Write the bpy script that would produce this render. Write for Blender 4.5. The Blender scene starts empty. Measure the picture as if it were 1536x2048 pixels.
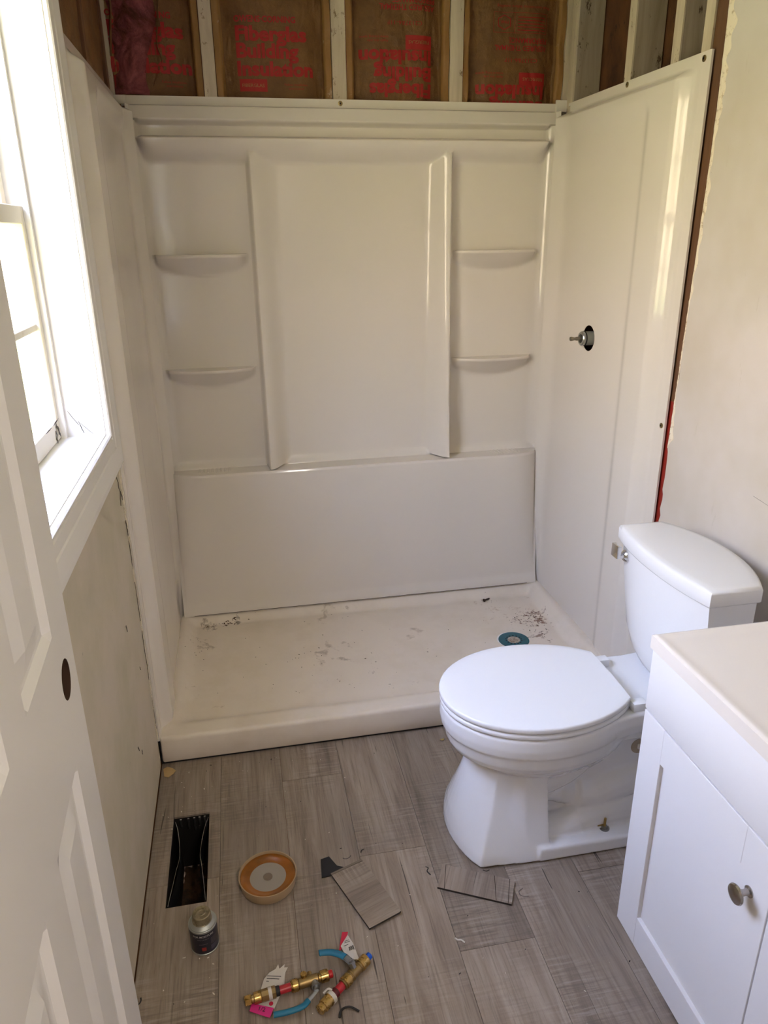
import bpy, bmesh, math, random
from mathutils import Vector, Matrix, noise
import numpy as np
random.seed(7)
SC = bpy.context.scene
COL = SC.collection

# ------------------------------------------------------------------ camera
cam_d = bpy.data.cameras.new('camera')
cam = bpy.data.objects.new('camera', cam_d)
COL.objects.link(cam)
cam_d.sensor_fit = 'VERTICAL'; cam_d.sensor_height = 24.0; cam_d.sensor_width = 18.0
cam_d.lens = 1474.8/2048*24.0
cam_d.clip_start = .02
def cam_rot(yaw, pit, rol):
    cy, sy = math.cos(yaw), math.sin(yaw)
    f = Vector((-sy*math.cos(pit), cy*math.cos(pit), -math.sin(pit)))
    r = Vector((cy, sy, 0)); u = r.cross(f)
    c, s = math.cos(rol), math.sin(rol)
    r2 = c*r+s*u; u2 = -s*r+c*u
    return Matrix((r2, u2, -f)).transposed()
cam.matrix_world = Matrix.Translation((.3222, -1.9064, 1.4949)) @ cam_rot(-.1913, .3626, -.0117).to_4x4()
SC.camera = cam

# ------------------------------------------------------------------ world: sky above, sunlit greenery below
SKY_S = 20.0
w = bpy.data.worlds.new('world'); SC.world = w; w.use_nodes = True
nt = w.node_tree; nt.nodes.clear()
wo = nt.nodes.new('ShaderNodeOutputWorld'); bg = nt.nodes.new('ShaderNodeBackground')
tc = nt.nodes.new('ShaderNodeTexCoord'); sp = nt.nodes.new('ShaderNodeSeparateXYZ')
rp = nt.nodes.new('ShaderNodeValToRGB'); mr = nt.nodes.new('ShaderNodeMapRange')
nt.links.new(tc.outputs['Generated'], sp.inputs[0]); nt.links.new(sp.outputs['Z'], mr.inputs['Value'])
mr.inputs['From Min'].default_value = -1; mr.inputs['From Max'].default_value = 1
nt.links.new(mr.outputs[0], rp.inputs[0])
el = rp.color_ramp.elements
el[0].position = 0.0; el[0].color = (.50, .42, .26, 1)
el[1].position = 1.0; el[1].color = (1.0, 1.22, 2.0, 1)
for p_, c_ in ((.46, (.80, .64, .44, 1)), (.58, (.90, .76, .52, 1)), (.68, (1.05, 1.08, 1.20, 1)), (.80, (1.05, 1.22, 1.8, 1))):
    e = el.new(p_); e.color = c_
nt.links.new(rp.outputs[0], bg.inputs[0]); bg.inputs[1].default_value = SKY_S
nt.links.new(bg.outputs[0], wo.inputs[0])

SC.view_settings.view_transform = 'Standard'
SC.view_settings.look = 'None'
SC.view_settings.exposure = -0.45
SC.view_settings.gamma = 1.0
SC.view_settings.use_curve_mapping = False

def area(name, loc, rot, sx, sy, energy, color=(1, 1, 1), portal=False):
    l = bpy.data.lights.new(name, 'AREA'); l.shape = 'RECTANGLE'; l.size = sx; l.size_y = sy
    l.energy = energy; l.color = color
    if portal: l.cycles.is_portal = True
    o = bpy.data.objects.new(name, l); COL.objects.link(o); o.location = loc; o.rotation_euler = rot
    return o
# added fill light in the unseen hall, lifts the room's ambient level
area('hall_fill_light', (.9, -2.7, 2.38), (0, 0, 0), .5, .5, 30, (1.0, .93, .85))

# ------------------------------------------------------------------ material helpers
def srgb(r, g, b):
    f = lambda c: (c/255/12.92) if c/255 <= .04045 else ((c/255+.055)/1.055)**2.4
    return (f(r), f(g), f(b), 1)
class MT:
    def __init__(s, name, color=(.8, .8, .8, 1), rough=.5, metal=0, coat=0, spec=.5):
        s.m = bpy.data.materials.new(name); s.m.use_nodes = True
        s.nt = s.m.node_tree; s.b = s.nt.nodes['Principled BSDF']
        s.b.inputs['Base Color'].default_value = color
        s.b.inputs['Roughness'].default_value = rough
        s.b.inputs['Metallic'].default_value = metal
        s.b.inputs['Coat Weight'].default_value = coat
        s.b.inputs['Coat Roughness'].default_value = .06
        s.b.inputs['Specular IOR Level'].default_value = spec
        s.col = None; s.h = None
        s.base = color
    def n(s, t, **k):
        x = s.nt.nodes.new(t)
        for a, v in k.items(): setattr(x, a, v)
        return x
    def l(s, a, b): s.nt.links.new(a, b)
    def coord(s, kind='Object', scale=(1, 1, 1), loc=(0, 0, 0), rot=(0, 0, 0)):
        t = s.n('ShaderNodeTexCoord'); m = s.n('ShaderNodeMapping')
        m.inputs['Scale'].default_value = scale; m.inputs['Location'].default_value = loc
        m.inputs['Rotation'].default_value = rot
        s.l(t.outputs[kind], m.inputs[0]); return m.outputs[0]
    def noise(s, vec, scale, detail=4, rough=.55, dist=0):
        x = s.n('ShaderNodeTexNoise'); s.l(vec, x.inputs['Vector'])
        x.inputs['Scale'].default_value = scale; x.inputs['Detail'].default_value = detail
        x.inputs['Roughness'].default_value = rough; x.inputs['Distortion'].default_value = dist
        return x.outputs['Fac']
    def ramp(s, fac, stops):
        x = s.n('ShaderNodeValToRGB'); s.l(fac, x.inputs[0]); e = x.color_ramp.elements
        e[0].position, e[0].color = stops[0][0], stops[0][1] if not isinstance(stops[0][1], (int, float)) else (stops[0][1],)*3+(1,)
        e[1].position, e[1].color = stops[-1][0], stops[-1][1] if not isinstance(stops[-1][1], (int, float)) else (stops[-1][1],)*3+(1,)
        for p, c in stops[1:-1]:
            q = e.new(p); q.color = c if not isinstance(c, (int, float)) else (c, c, c, 1)
        return x.outputs[0]
    def math(s, op, a, b=None, clamp=False):
        x = s.n('ShaderNodeMath', operation=op); x.use_clamp = clamp
        for i, v in enumerate((a, b)):
            if v is None: continue
            if isinstance(v, (int, float)): x.inputs[i].default_value = v
            else: s.l(v, x.inputs[i])
        return x.outputs[0]
    def mix(s, fac, a, b, mode='MIX'):
        x = s.n('ShaderNodeMix', data_type='RGBA', blend_type=mode)
        for i, v in ((0, fac), (6, a), (7, b)):
            if isinstance(v, (int, float, tuple)): x.inputs[i].default_value = v
            else: s.l(v, x.inputs[i])
        return x.outputs[2]
    def setcol(s, c): s.l(c, s.b.inputs['Base Color']); s.col = c; return s
    def getcol(s): return s.col if s.col is not None else s.base
    def bump(s, h, strength=.3, dist=.002):
        x = s.n('ShaderNodeBump'); x.inputs['Strength'].default_value = strength
        x.inputs['Distance'].default_value = dist; s.l(h, x.inputs['Height'])
        if s.h is not None: s.l(s.h, x.inputs['Normal'])
        s.h = x.outputs[0]; s.l(s.h, s.b.inputs['Normal']); return s
    def stain(s, vec, c, r, nscale, lo, hi, col, strength=1.0):
        """a patch of dirt round point c (object space) with ragged noise edges"""
        wn_ = s.n('ShaderNodeTexNoise'); s.l(vec, wn_.inputs['Vector']); wn_.inputs['Scale'].default_value = 11; wn_.inputs['Detail'].default_value = 5
        sc_ = s.n('ShaderNodeVectorMath', operation='SCALE'); sb_ = s.n('ShaderNodeVectorMath', operation='SUBTRACT'); s.l(wn_.outputs['Color'], sb_.inputs[0]); sb_.inputs[1].default_value = (.5, .5, .5)
        s.l(sb_.outputs[0], sc_.inputs[0]); sc_.inputs['Scale'].default_value = r*2.2; ad_ = s.n('ShaderNodeVectorMath', operation='ADD'); s.l(vec, ad_.inputs[0]); s.l(sc_.outputs[0], ad_.inputs[1])
        v = s.n('ShaderNodeVectorMath', operation='DISTANCE'); s.l(ad_.outputs[0], v.inputs[0]); v.inputs[1].default_value = c
        fall = s.math('SUBTRACT', 1.0, s.math('DIVIDE', v.outputs['Value'], r), True)
        nz = s.noise(vec, nscale, 6, .7)
        k = s.math('MULTIPLY', fall, nz)
        mr = s.n('ShaderNodeMapRange'); s.l(k, mr.inputs['Value'])
        mr.inputs['From Min'].default_value = lo; mr.inputs['From Max'].default_value = hi
        mr.inputs['To Max'].default_value = strength
        s.setcol(s.mix(mr.outputs[0], s.getcol(), col)); return s

def speckled(name, color, dark, rough=.5, coat=0, scale=60, lo=.62, hi=.72, amt=.6, bumpy=0, spec=.5):
    m = MT(name, color, rough, 0, coat, spec); v = m.coord()
    f = m.ramp(m.noise(v, scale, 6, .7), ((lo, 0.0), (hi, amt)))
    m.setcol(m.mix(f, color, dark))
    if bumpy: m.bump(m.noise(v, 30, 5), bumpy, .002)
    return m

# acrylic of the shower walls: glossy off-white
ACR = MT('white_acrylic', srgb(230, 222, 213), .08, 0, .0, .5)
v = ACR.coord(); ACR.setcol(ACR.mix(ACR.ramp(ACR.noise(v, 3, 3), ((.35, 0.0), (.7, .35))), srgb(231, 223, 214), srgb(226, 219, 207)))
ACR.bump(ACR.noise(v, 5, 2), .04, .01)
# pan: satin, dusty
PAN = MT('dusty_pan_acrylic', srgb(226, 215, 200), .38)
v = PAN.coord()
PAN.setcol(PAN.mix(PAN.ramp(PAN.noise(v, 7, 5, .65), ((.45, 0.0), (.75, .5))), srgb(236, 224, 209), srgb(217, 202, 180)))
for c, r, ns, lo, hi, col, st in (
    ((.21, .735, .05), .10, 60, .34, .44, srgb(92, 74, 55), .7), ((.13, .735, .05), .08, 60, .34, .44, srgb(112, 90, 66), .6),
    ((.10, .60, .05), .14, 45, .33, .47, srgb(140, 116, 92), .6),
    ((.60, .745, .06), .20, 40, .38, .5, srgb(160, 138, 112), .5),
    ((1.40, .54, .05), .13, 70, .34, .44, srgb(120, 72, 40), .9),
    ((1.37, .42, .05), .17, 85, .36, .46, srgb(128, 92, 62), .8),
    ((1.30, .62, .05), .28, 60, .40, .55, srgb(170, 135, 102), .5),
    ((.56, .42, .05), .16, 38, .36, .5, srgb(150, 128, 104), .55),
    ((.92, .52, .05), .10, 40, .33, .5, srgb(150, 126, 100), .5),
    ((.12, .25, .06), .22, 50, .42, .55, srgb(165, 140, 115), .5),
    ((.75, .30, .05), .35, 120, .50, .56, srgb(120, 96, 72), .7)):
    PAN.stain(v, c, r, ns, lo, hi, col, st)
PORC = MT('vitreous_china', srgb(246, 246, 248), .07)
SEATM = MT('seat_plastic', srgb(248, 248, 250), .18)
WHITE = MT('white_semigloss_paint', srgb(240, 237, 235), .35)
CAB = MT('white_cabinet_lacquer', srgb(244, 242, 243), .38)
CTOP = MT('cultured_marble', srgb(246, 238, 230), .12)
CHROME = MT('chrome', (.75, .75, .76, 1), .10, 1)
NICKEL = MT('brushed_nickel', (.42, .39, .36, 1), .26, 1)
STEEL = MT('galvanised_steel', (.35, .36, .37, 1), .38, 1)
BLACK = MT('black_rubber', srgb(22, 21, 24), .6)
DARK = MT('dark_void', srgb(30, 22, 17), .9)
# painted drywall
DRY = MT('primed_drywall', srgb(226, 217, 203), .55)
v = DRY.coord()
c1 = DRY.mix(DRY.ramp(DRY.noise(v, 2.2, 4, .6), ((.4, 0.0), (.65, .8))), srgb(217, 209, 203), srgb(203, 193, 178))
c2 = DRY.mix(DRY.ramp(DRY.noise(DRY.coord('Object', (1, 3, .6)), 14, 7, .75), ((.64, 0.0), (.74, .35))), c1, srgb(170, 158, 132))
DRY.setcol(DRY.mix(DRY.ramp(DRY.noise(v, 95, 3, .6), ((.745, 0.0), (.78, .8))), c2, srgb(110, 95, 70)))
DRY.bump(DRY.noise(v, 12, 5), .12, .004)
DRYL = MT('scuffed_old_drywall', srgb(196, 184, 158), .6)
v = DRYL.coord()
c1 = DRYL.mix(DRYL.ramp(DRYL.noise(v, 4, 4, .6), ((.4, 0.0), (.65, .8))), srgb(208, 196, 178), srgb(190, 182, 156))
c2 = DRYL.mix(DRYL.ramp(DRYL.noise(DRYL.coord('Object', (1, 2.4, .7)), 16, 7, .75), ((.60, 0.0), (.72, .5))), c1, srgb(216, 208, 196))
DRYL.setcol(DRYL.mix(DRYL.ramp(DRYL.noise(v, 70, 3, .6), ((.73, 0.0), (.77, .8))), c2, srgb(90, 78, 58)))
DRYL.bump(DRYL.noise(v, 14, 5), .15, .004)
TORN = speckled('torn_gypsum_edge', srgb(240, 228, 208), srgb(168, 140, 104), .9, 0, 70, .55, .68, .8, .9)
# woods
def wood(name, c1, c2, sc=(30, 30, 1.5), rough=.75, patch=None):
    m = MT(name, c1, rough); v = m.coord('Object', sc)
    m.setcol(m.mix(m.ramp(m.noise(v, 1.0, 5, .65, .6), ((.3, 0.0), (.7, 1.0))), c1, c2))
    if patch:
        v2 = m.coord('Object', (1, 1, .5))
        m.setcol(m.mix(m.ramp(m.noise(v2, 26, 6, .75), ((.60, 0.0), (.66, .9))), m.getcol(), patch))
    m.bump(m.noise(v, 1.0, 5), .3, .002); return m
STUD = wood('dark_stud_wood', srgb(120, 84, 56), srgb(84, 54, 34))
WSTUD = wood('whitewashed_stud', srgb(214, 200, 178), srgb(182, 166, 144), (20, 20, 2), .8, srgb(120, 92, 66))
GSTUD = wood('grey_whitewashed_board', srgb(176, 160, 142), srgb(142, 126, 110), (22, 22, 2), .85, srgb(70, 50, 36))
SHEATH = wood('brown_sheathing', srgb(112, 70, 38), srgb(66, 38, 20), (10, 10, 5), .85, srgb(40, 26, 16))
REDP = speckled('red_painted_stud', srgb(142, 40, 28), srgb(110, 30, 20), .5, 0, 40, .6, .7, .5)
# kraft paper
KRAFT = MT('kraft_paper', srgb(146, 108, 62), .62); v = KRAFT.coord()
c1 = KRAFT.mix(KRAFT.ramp(KRAFT.noise(v, 9, 6, .7), ((.35, 0.0), (.7, .9))), srgb(122, 84, 42), srgb(90, 58, 28))
KRAFT.setcol(KRAFT.mix(KRAFT.ramp(KRAFT.noise(v, 32, 6, .75), ((.70, 0.0), (.80, .3))), c1, srgb(168, 140, 100)))
KRAFT.bump(KRAFT.noise(v, 16, 6, .7), .9, .01)
TAB = MT('kraft_tab', srgb(178, 132, 72), .6); v = TAB.coord()
TAB.setcol(TAB.mix(TAB.ramp(TAB.noise(v, 22, 6, .75), ((.62, 0.0), (.72, .7))), srgb(144, 104, 56), srgb(200, 184, 158)))
TAB.bump(TAB.noise(v, 20, 5), .8, .008)
INK = MT('red_ink', srgb(168, 34, 24), .6); v = INK.coord()
INK.setcol(INK.mix(INK.ramp(INK.noise(v, 26, 6, .75), ((.66, 0.0), (.78, .6))), srgb(158, 26, 20), srgb(110, 70, 42)))
KINK = MT('kraft_reverse_print', srgb(150, 104, 62), .6)
PINK = MT('pink_fibreglass', srgb(196, 110, 112), .95); v = PINK.coord()
c1 = PINK.mix(PINK.ramp(PINK.noise(v, 11, 7, .7, 1.2), ((.38, 0.0), (.66, 1.0))), srgb(112, 56, 42), srgb(200, 112, 116))
PINK.setcol(c1); PINK.bump(PINK.noise(v, 42, 7, .75, 1.5), 1.0, .02)

# ------------------------------------------------------------------ mesh helpers
def put(me, name, mat, parent=None, smooth=False, ang=None):
    if mat is not None:
        for m in (mat if isinstance(mat, (list, tuple)) else [mat]):
            me.materials.append(m.m if isinstance(m, MT) else m)
    if smooth or ang:
        me.polygons.foreach_set('use_smooth', [True]*len(me.polygons))
        if ang: me.set_sharp_from_angle(angle=math.radians(ang))
    o = bpy.data.objects.new(name, me); COL.objects.link(o)
    if parent is not None:
        o.parent = parent
        o.matrix_parent_inverse = parent.matrix_world.inverted() if parent.matrix_world != Matrix.Identity(4) else Matrix.Identity(4)
    return o
def bm_obj(name, bm, mat, parent=None, smooth=False, ang=None):
    me = bpy.data.meshes.new(name); bmesh.ops.recalc_face_normals(bm, faces=bm.faces[:]); bm.to_mesh(me); bm.free()
    return put(me, name, mat, parent, smooth, ang)
def raw(name, vs, fs, mat, parent=None, smooth=False, ang=None):
    me = bpy.data.meshes.new(name); me.from_pydata(vs, [], fs); me.update()
    return put(me, name, mat, parent, smooth, ang)
def add_box(bm, lo, hi, bev=0, seg=2):
    t = bmesh.new(); bmesh.ops.create_cube(t, size=1)
    for vv in t.verts:
        vv.co = Vector([(lo[i]+hi[i])/2+vv.co[i]*(hi[i]-lo[i]) for i in range(3)])
    if bev: bmesh.ops.bevel(t, geom=t.edges[:]+t.verts[:], offset=bev, segments=seg, profile=.5, affect='EDGES')
    join(bm, t)
def join(bm, t, mat=None):
    me = bpy.data.meshes.new('tmp'); t.to_mesh(me); t.free()
    if mat is not None: me.transform(mat)
    bm.from_mesh(me); bpy.data.meshes.remove(me)
def box(name, lo, hi, mat, parent=None, bev=0, seg=2):
    bm = bmesh.new(); add_box(bm, lo, hi, bev, seg); return bm_obj(name, bm, mat, parent, ang=35 if bev else None)
def loft(bm, rings, cap=True):
    """rings: list of lists of points, same length"""
    vs = [[bm.verts.new(p) for p in r] for r in rings]; n = len(rings[0])
    for a, b in zip(vs, vs[1:]):
        for i in range(n): bm.faces.new((a[i], a[(i+1) % n], b[(i+1) % n], b[i]))
    if cap: bm.faces.new(vs[0][::-1]); bm.faces.new(vs[-1])
def frame(d):
    d = Vector(d).normalized(); a = Vector((0, 0, 1)) if abs(d.z) < .9 else Vector((1, 0, 0))
    u = d.cross(a).normalized(); return d, u, u.cross(d)
def add_lathe(bm, p0, axis, prof, seg=24, hexs=()):
    """prof: list of (t along axis, radius)"""
    d, u, w_ = frame(axis); rings = []
    for k, (t, r) in enumerate(prof):
        rings.append([Vector(p0)+d*t+(u*math.cos(a)+w_*math.sin(a))*r for a in [2*math.pi*i/seg for i in range(seg)]])
    loft(bm, rings)
def lathe(name, p0, axis, prof, mat, parent=None, seg=24, ang=35):
    bm = bmesh.new(); add_lathe(bm, p0, axis, prof, seg); return bm_obj(name, bm, mat, parent, ang=ang)
def add_tube(bm, pts, rad, seg=12, flat=1.0):
    pts = [Vector(p) for p in pts]; rings = []
    u = None
    for i, p in enumerate(pts):
        d = (pts[min(i+1, len(pts)-1)]-pts[max(i-1, 0)]).normalized()
        if u is None: d_, u, w_ = frame(d)
        u = (u-d*u.dot(d)).normalized(); w_ = u.cross(d)
        r = rad[i] if isinstance(rad, (list, tuple)) else rad
        rings.append([p+(u*math.cos(a)+w_*math.sin(a)*flat)*r for a in [2*math.pi*k/seg for k in range(seg)]])
    loft(bm, rings)
def tube(name, pts, rad, mat, parent=None, seg=12, flat=1.0):
    bm = bmesh.new(); add_tube(bm, pts, rad, seg, flat); return bm_obj(name, bm, mat, parent, ang=50)
def bez(pts, n=8):
    """catmull-rom through pts"""
    P = [Vector(p) for p in pts]; P = [P[0]*2-P[1]]+P+[P[-1]*2-P[-2]]; out = []
    for i in range(1, len(P)-2):
        for k in range(n):
            t = k/n; a, b, c, d = P[i-1:i+3]
            out.append(.5*((2*b)+(c-a)*t+(2*a-5*b+4*c-d)*t*t+(3*b-a-3*c+d)*t**3))
    out.append(P[-2]); return out
def prism(bm, poly, z0, z1):
    loft(bm, [[(x, y, z0) for x, y in poly], [(x, y, z1) for x, y in poly]])
def empty(name, loc, label=None, cat=None, group=None, kind=None):
    o = bpy.data.objects.new(name, None); COL.objects.link(o); o.location = loc; o.empty_display_size = .05
    bpy.context.view_layer.update()
    o.matrix_world = Matrix.Translation(loc)
    return tag(o, label, cat, group, kind)
def tag(o, label=None, cat=None, group=None, kind=None):
    if label: o['label'] = label
    if cat: o['category'] = cat
    if group: o['group'] = group
    if kind: o['kind'] = kind
    return o
def S(t):
    t = 0 if t < 0 else 1 if t > 1 else t
    return t*t*(3-2*t)
def lerp(t, pts):
    for (a, b), (c, d) in zip(pts, pts[1:]):
        if t <= c:
            return b if t <= a else b+(d-b)*(t-a)/(c-a)
    return pts[-1][1]
def linsp(a, b, step, extra=()):
    n = max(2, int(round((b-a)/step))+1); L = [a+(b-a)*i/(n-1) for i in range(n)]
    for e in extra: L = [q for q in L if abs(q-e) > 1e-4]+[e]
    return sorted(L)
def around(c, w_, n):
    return [c+w_*(i/(n-1)-.5) for i in range(n)]
def grid(name, us, vs, fn, mat, parent=None, ang=40, hole=None):
    """fn(u,v)->(x,y,z); hole: (u,v,r) cuts a clean circle"""
    V = []; nu = len(us); inside = set()
    for j, vv in enumerate(vs):
        for i, uu in enumerate(us):
            a, b = uu, vv
            if hole:
                du, dv = uu-hole[0], vv-hole[1]; d = math.hypot(du, dv)
                if d < hole[2]-.0022: inside.add(j*nu+i)
                elif d < hole[2]+.0022 and d > 0:
                    a, b = hole[0]+du/d*hole[2], hole[1]+dv/d*hole[2]
            V.append(fn(a, b))
    F = []
    for j in range(len(vs)-1):
        for i in range(nu-1):
            q = (j*nu+i, j*nu+i+1, (j+1)*nu+i+1, (j+1)*nu+i)
            if hole and any(k in inside for k in q): continue
            F.append(q)
    return raw(name, V, F, mat, parent, ang=ang)
def text_mesh(name, s, mat, parent, place, size, weight=.0, cuts=True, width=None, spacing=1.0):
    """flat lettering; place(u,v)->3-D point, u,v in metres from the text's lower left"""
    cu = bpy.data.curves.new('txt', 'FONT'); cu.body = s; cu.size = 1.0; cu.offset = weight; cu.resolution_u = 3
    cu.space_character = spacing
    to = bpy.data.objects.new('txt', cu); COL.objects.link(to)
    dg = bpy.context.evaluated_depsgraph_get(); me = bpy.data.meshes.new_from_object(to.evaluated_get(dg))
    bpy.data.objects.remove(to); bpy.data.curves.remove(cu)
    bm = bmesh.new(); bm.from_mesh(me); bpy.data.meshes.remove(me)
    x0 = min(v_.co.x for v_ in bm.verts); x1 = max(v_.co.x for v_ in bm.verts)
    kx = size if width is None else width/(x1-x0)
    for v_ in bm.verts: v_.co = Vector(((v_.co.x-x0)*kx, v_.co.y*size, 0))
    if cuts:
        bmesh.ops.triangulate(bm, faces=bm.faces[:])
        for _ in range(3):
            es = [e for e in bm.edges if e.calc_length() > .012]
            if es: bmesh.ops.subdivide_edges(bm, edges=es, cuts=1)
            bmesh.ops.triangulate(bm, faces=bm.faces[:])
    for v_ in bm.verts: v_.co = Vector(place(v_.co.x, v_.co.y))
    me = bpy.data.meshes.new(name); bm.to_mesh(me); bm.free()
    return put(me, name, mat, parent)

W = 1.53          # left wall face x=0, right stud face x=W
CEIL = 2.44
# ================================================================== SETTING
def plank_material(name, tint=1.0):
    m = MT(name, srgb(150, 135, 120), .42)
    uv = m.n('ShaderNodeUVMap'); uv.uv_map = 'uv'
    at = m.n('ShaderNodeAttribute'); at.attribute_name = 'tone'
    def mp(sx, sy):
        k = m.n('ShaderNodeMapping'); k.inputs['Scale'].default_value = (sx, sy, 1); m.l(uv.outputs[0], k.inputs[0]); return k.outputs[0]
    g1 = m.noise(mp(26, 2.2), 1, 6, .65, .8)          # long grain
    g2 = m.noise(mp(150, 5), 1, 5, .7, .3)            # fine pores
    g3 = m.noise(mp(9, 150), 1, 3, .6)                # saw marks across
    msk = m.ramp(m.noise(mp(3, 2.5), 1, 3), ((.48, 0.0), (.62, 1.0)))
    big = m.noise(mp(5, 1.2), 1, 3)
    base = m.ramp(g1, ((.25, srgb(108, 93, 79)), (.45, srgb(148, 131, 115)), (.6, srgb(164, 148, 132)), (.8, srgb(180, 165, 150))))
    base = m.mix(m.ramp(g2, ((.30, .55), (.5, 0.0))), base, srgb(86, 74, 64))
    saw = m.math('MULTIPLY', m.ramp(g3, ((.5, 0.0), (.62, .6))), msk)
    base = m.mix(saw, base, srgb(110, 99, 90))
    saw2 = m.math('MULTIPLY', m.ramp(g3, ((.36, .5), (.44, 0.0))), msk)
    base = m.mix(saw2, base, srgb(182, 170, 158))
    crack = m.ramp(m.noise(mp(70, 2.6), 1, 2, .5, 1.0), ((.265, .85), (.285, 0.0)))
    base = m.mix(crack, base, srgb(52, 43, 36))
    base = m.mix(m.ramp(big, ((.35, .35), (.6, 0.0))), base, srgb(100, 88, 76))
    tone = m.n('ShaderNodeHueSaturation'); m.l(base, tone.inputs['Color']); m.l(at.outputs['Fac'], tone.inputs['Value'])
    tone.inputs['Saturation'].default_value = .95
    m.setcol(tone.outputs[0])
    m.bump(g2, .25, .0012); m.bump(g1, .25, .001)
    return m
PLANK = plank_material('grey_oak_vinyl_plank')
def rects_minus(r, h):
    x0, x1, y0, y1 = r; a0, a1, b0, b1 = h
    if a1 <= x0 or a0 >= x1 or b1 <= y0 or b0 >= y1: return [r]
    out = []
    if b0 > y0: out.append((x0, x1, y0, b0))
    if b1 < y1: out.append((x0, x1, b1, y1))
    yy0, yy1 = max(y0, b0), min(y1, b1)
    if a0 > x0: out.append((x0, a0, yy0, yy1))
    if a1 < x1: out.append((a1, x1, yy0, yy1))
    return out
HOLE = (.05, .146, -.525, -.227)
def build_floor():
    bm = bmesh.new(); uvl = bm.loops.layers.uv.new('uv'); tl = bm.verts.layers.float.new('tone')
    pw = .1753; L = 1.22; joints = {0: -.457, 1: -.95, 2: -.146, 3: -.465, 4: -.774, 5: -1.35, 6: -.625, 7: -.3, 8: -.9}
    tones = {}
    k = -2
    for k in range(-3, 10):
        x0 = .001+k*pw; x1 = x0+pw; j = joints.get(k, random.uniform(-1, 0))
        for n in range(-4, 3):
            y0 = j+n*L; y1 = y0+L; random.seed(k*31+n*7+3)
            tone = {(0, 0): .97, (0, -1): 1.02, (2, 0): .98, (2, -1): .97, (3, 0): .96, (3, -1): 1.10, (4, 0): .86, (4, -1): 1.08, (5, 0): 1.02, (5, 1): .95, (6, 0): 1.0}.get((k, n), random.uniform(.9, 1.08))
            ou, ov = random.uniform(0, 50), random.uniform(0, 50)
            if y1 < -3.4 or y0 > .02: continue
            ya, yb = max(y0, -3.4), min(y1, .02); xa, xb = max(x0, -.0), min(x1, W+.0)
            if xb-xa < .005: continue
            g = .0005
            for (a, b, c, d) in rects_minus((xa+g, xb-g, ya+g, yb-g), HOLE):
                vs = []
                for (x, y, z) in ((a, c, 0), (b, c, 0), (b, d, 0), (a, d, 0), (a, c, -.006), (b, c, -.006), (b, d, -.006), (a, d, -.006)):
                    q = bm.verts.new((x, y, z)); q[tl] = tone; vs.append(q)
                for f in ((0, 1, 2, 3), (4, 5, 1, 0), (5, 6, 2, 1), (6, 7, 3, 2), (7, 4, 0, 3)):
                    fc = bm.faces.new([vs[i] for i in f])
                    for lp in fc.loops: lp[uvl].uv = (lp.vert.co.x-x0+ou, lp.vert.co.y-y0+ov)
    me = bpy.data.meshes.new('floor'); bm.to_mesh(me); bm.free()
    fl = tag(put(me, 'floor', PLANK), kind='structure')
    bm = bmesh.new()
    for (a, b, c, d) in rects_minus((-.15, W+.15, -3.4, 1.1), (HOLE[0]-.002, HOLE[1]+.002, HOLE[2]-.002, HOLE[3]+.002)):
        add_box(bm, (a, c, -.03), (b, d, -.0058))
    bm_obj('subfloor', bm, SHEATH, fl)
    return fl
build_floor()

# ceiling
tag(box('ceiling', (-.2, -3.4, CEIL), (W+.2, 1.1, CEIL+.05), WHITE), kind='structure')

# ---- left wall with the window opening
WY0, WY1, WZ0, WZ1 = -.905, -.115, 1.055, 2.08    # window opening
def left_wall():
    bm = bmesh.new()
    for (a, b, c, d) in rects_minus((-3.4, -.012, .010, CEIL), (WY0-.0102, WY1+.0102, WZ0-.0102, WZ1+.0102)):
        add_box(bm, (-.013, a, c), (0, b, d))
    wl = tag(bm_obj('wall_left', bm, DRYL), kind='structure')
    # outer shell of the wall, with the same opening
    bm = bmesh.new()
    for (a, b, c, d) in rects_minus((-3.4, 1.1, -.03, CEIL), (WY0-.0102, WY1+.0102, WZ0-.0102, WZ1+.0102)):
        add_box(bm, (-.15, a, c), (-.105, b, d))
    bm_obj('sheathing', bm, SHEATH, wl)
    # studs behind the shower flange
    for y, m in ((-.006, WSTUD), (.42, STUD), (.80, STUD)):
        box('stud', (-.104, y, 0), (-.004, y+.07 if y < 0 else y+.04, CEIL), m, wl)
    # ragged drywall edge against the shower flange
    bm = bmesh.new(); rnd = random.Random(3)
    for z0, z1, wd in ((.28, .50, .006), (.50, .72, .005), (.72, .95, .012), (.1, .28, .004)):
        z = z0
        while z < z1:
            h = rnd.uniform(.006, .018); o = rnd.uniform(-.002, .002)
            add_box(bm, (-.010, -.013, z), (.0015+rnd.random()*.002, -.011+wd*rnd.uniform(.3, 1), z+h*.9)); z += h
    bm_obj('torn_edge', bm, TORN, wl)
    return wl
wall_left = left_wall()
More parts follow.
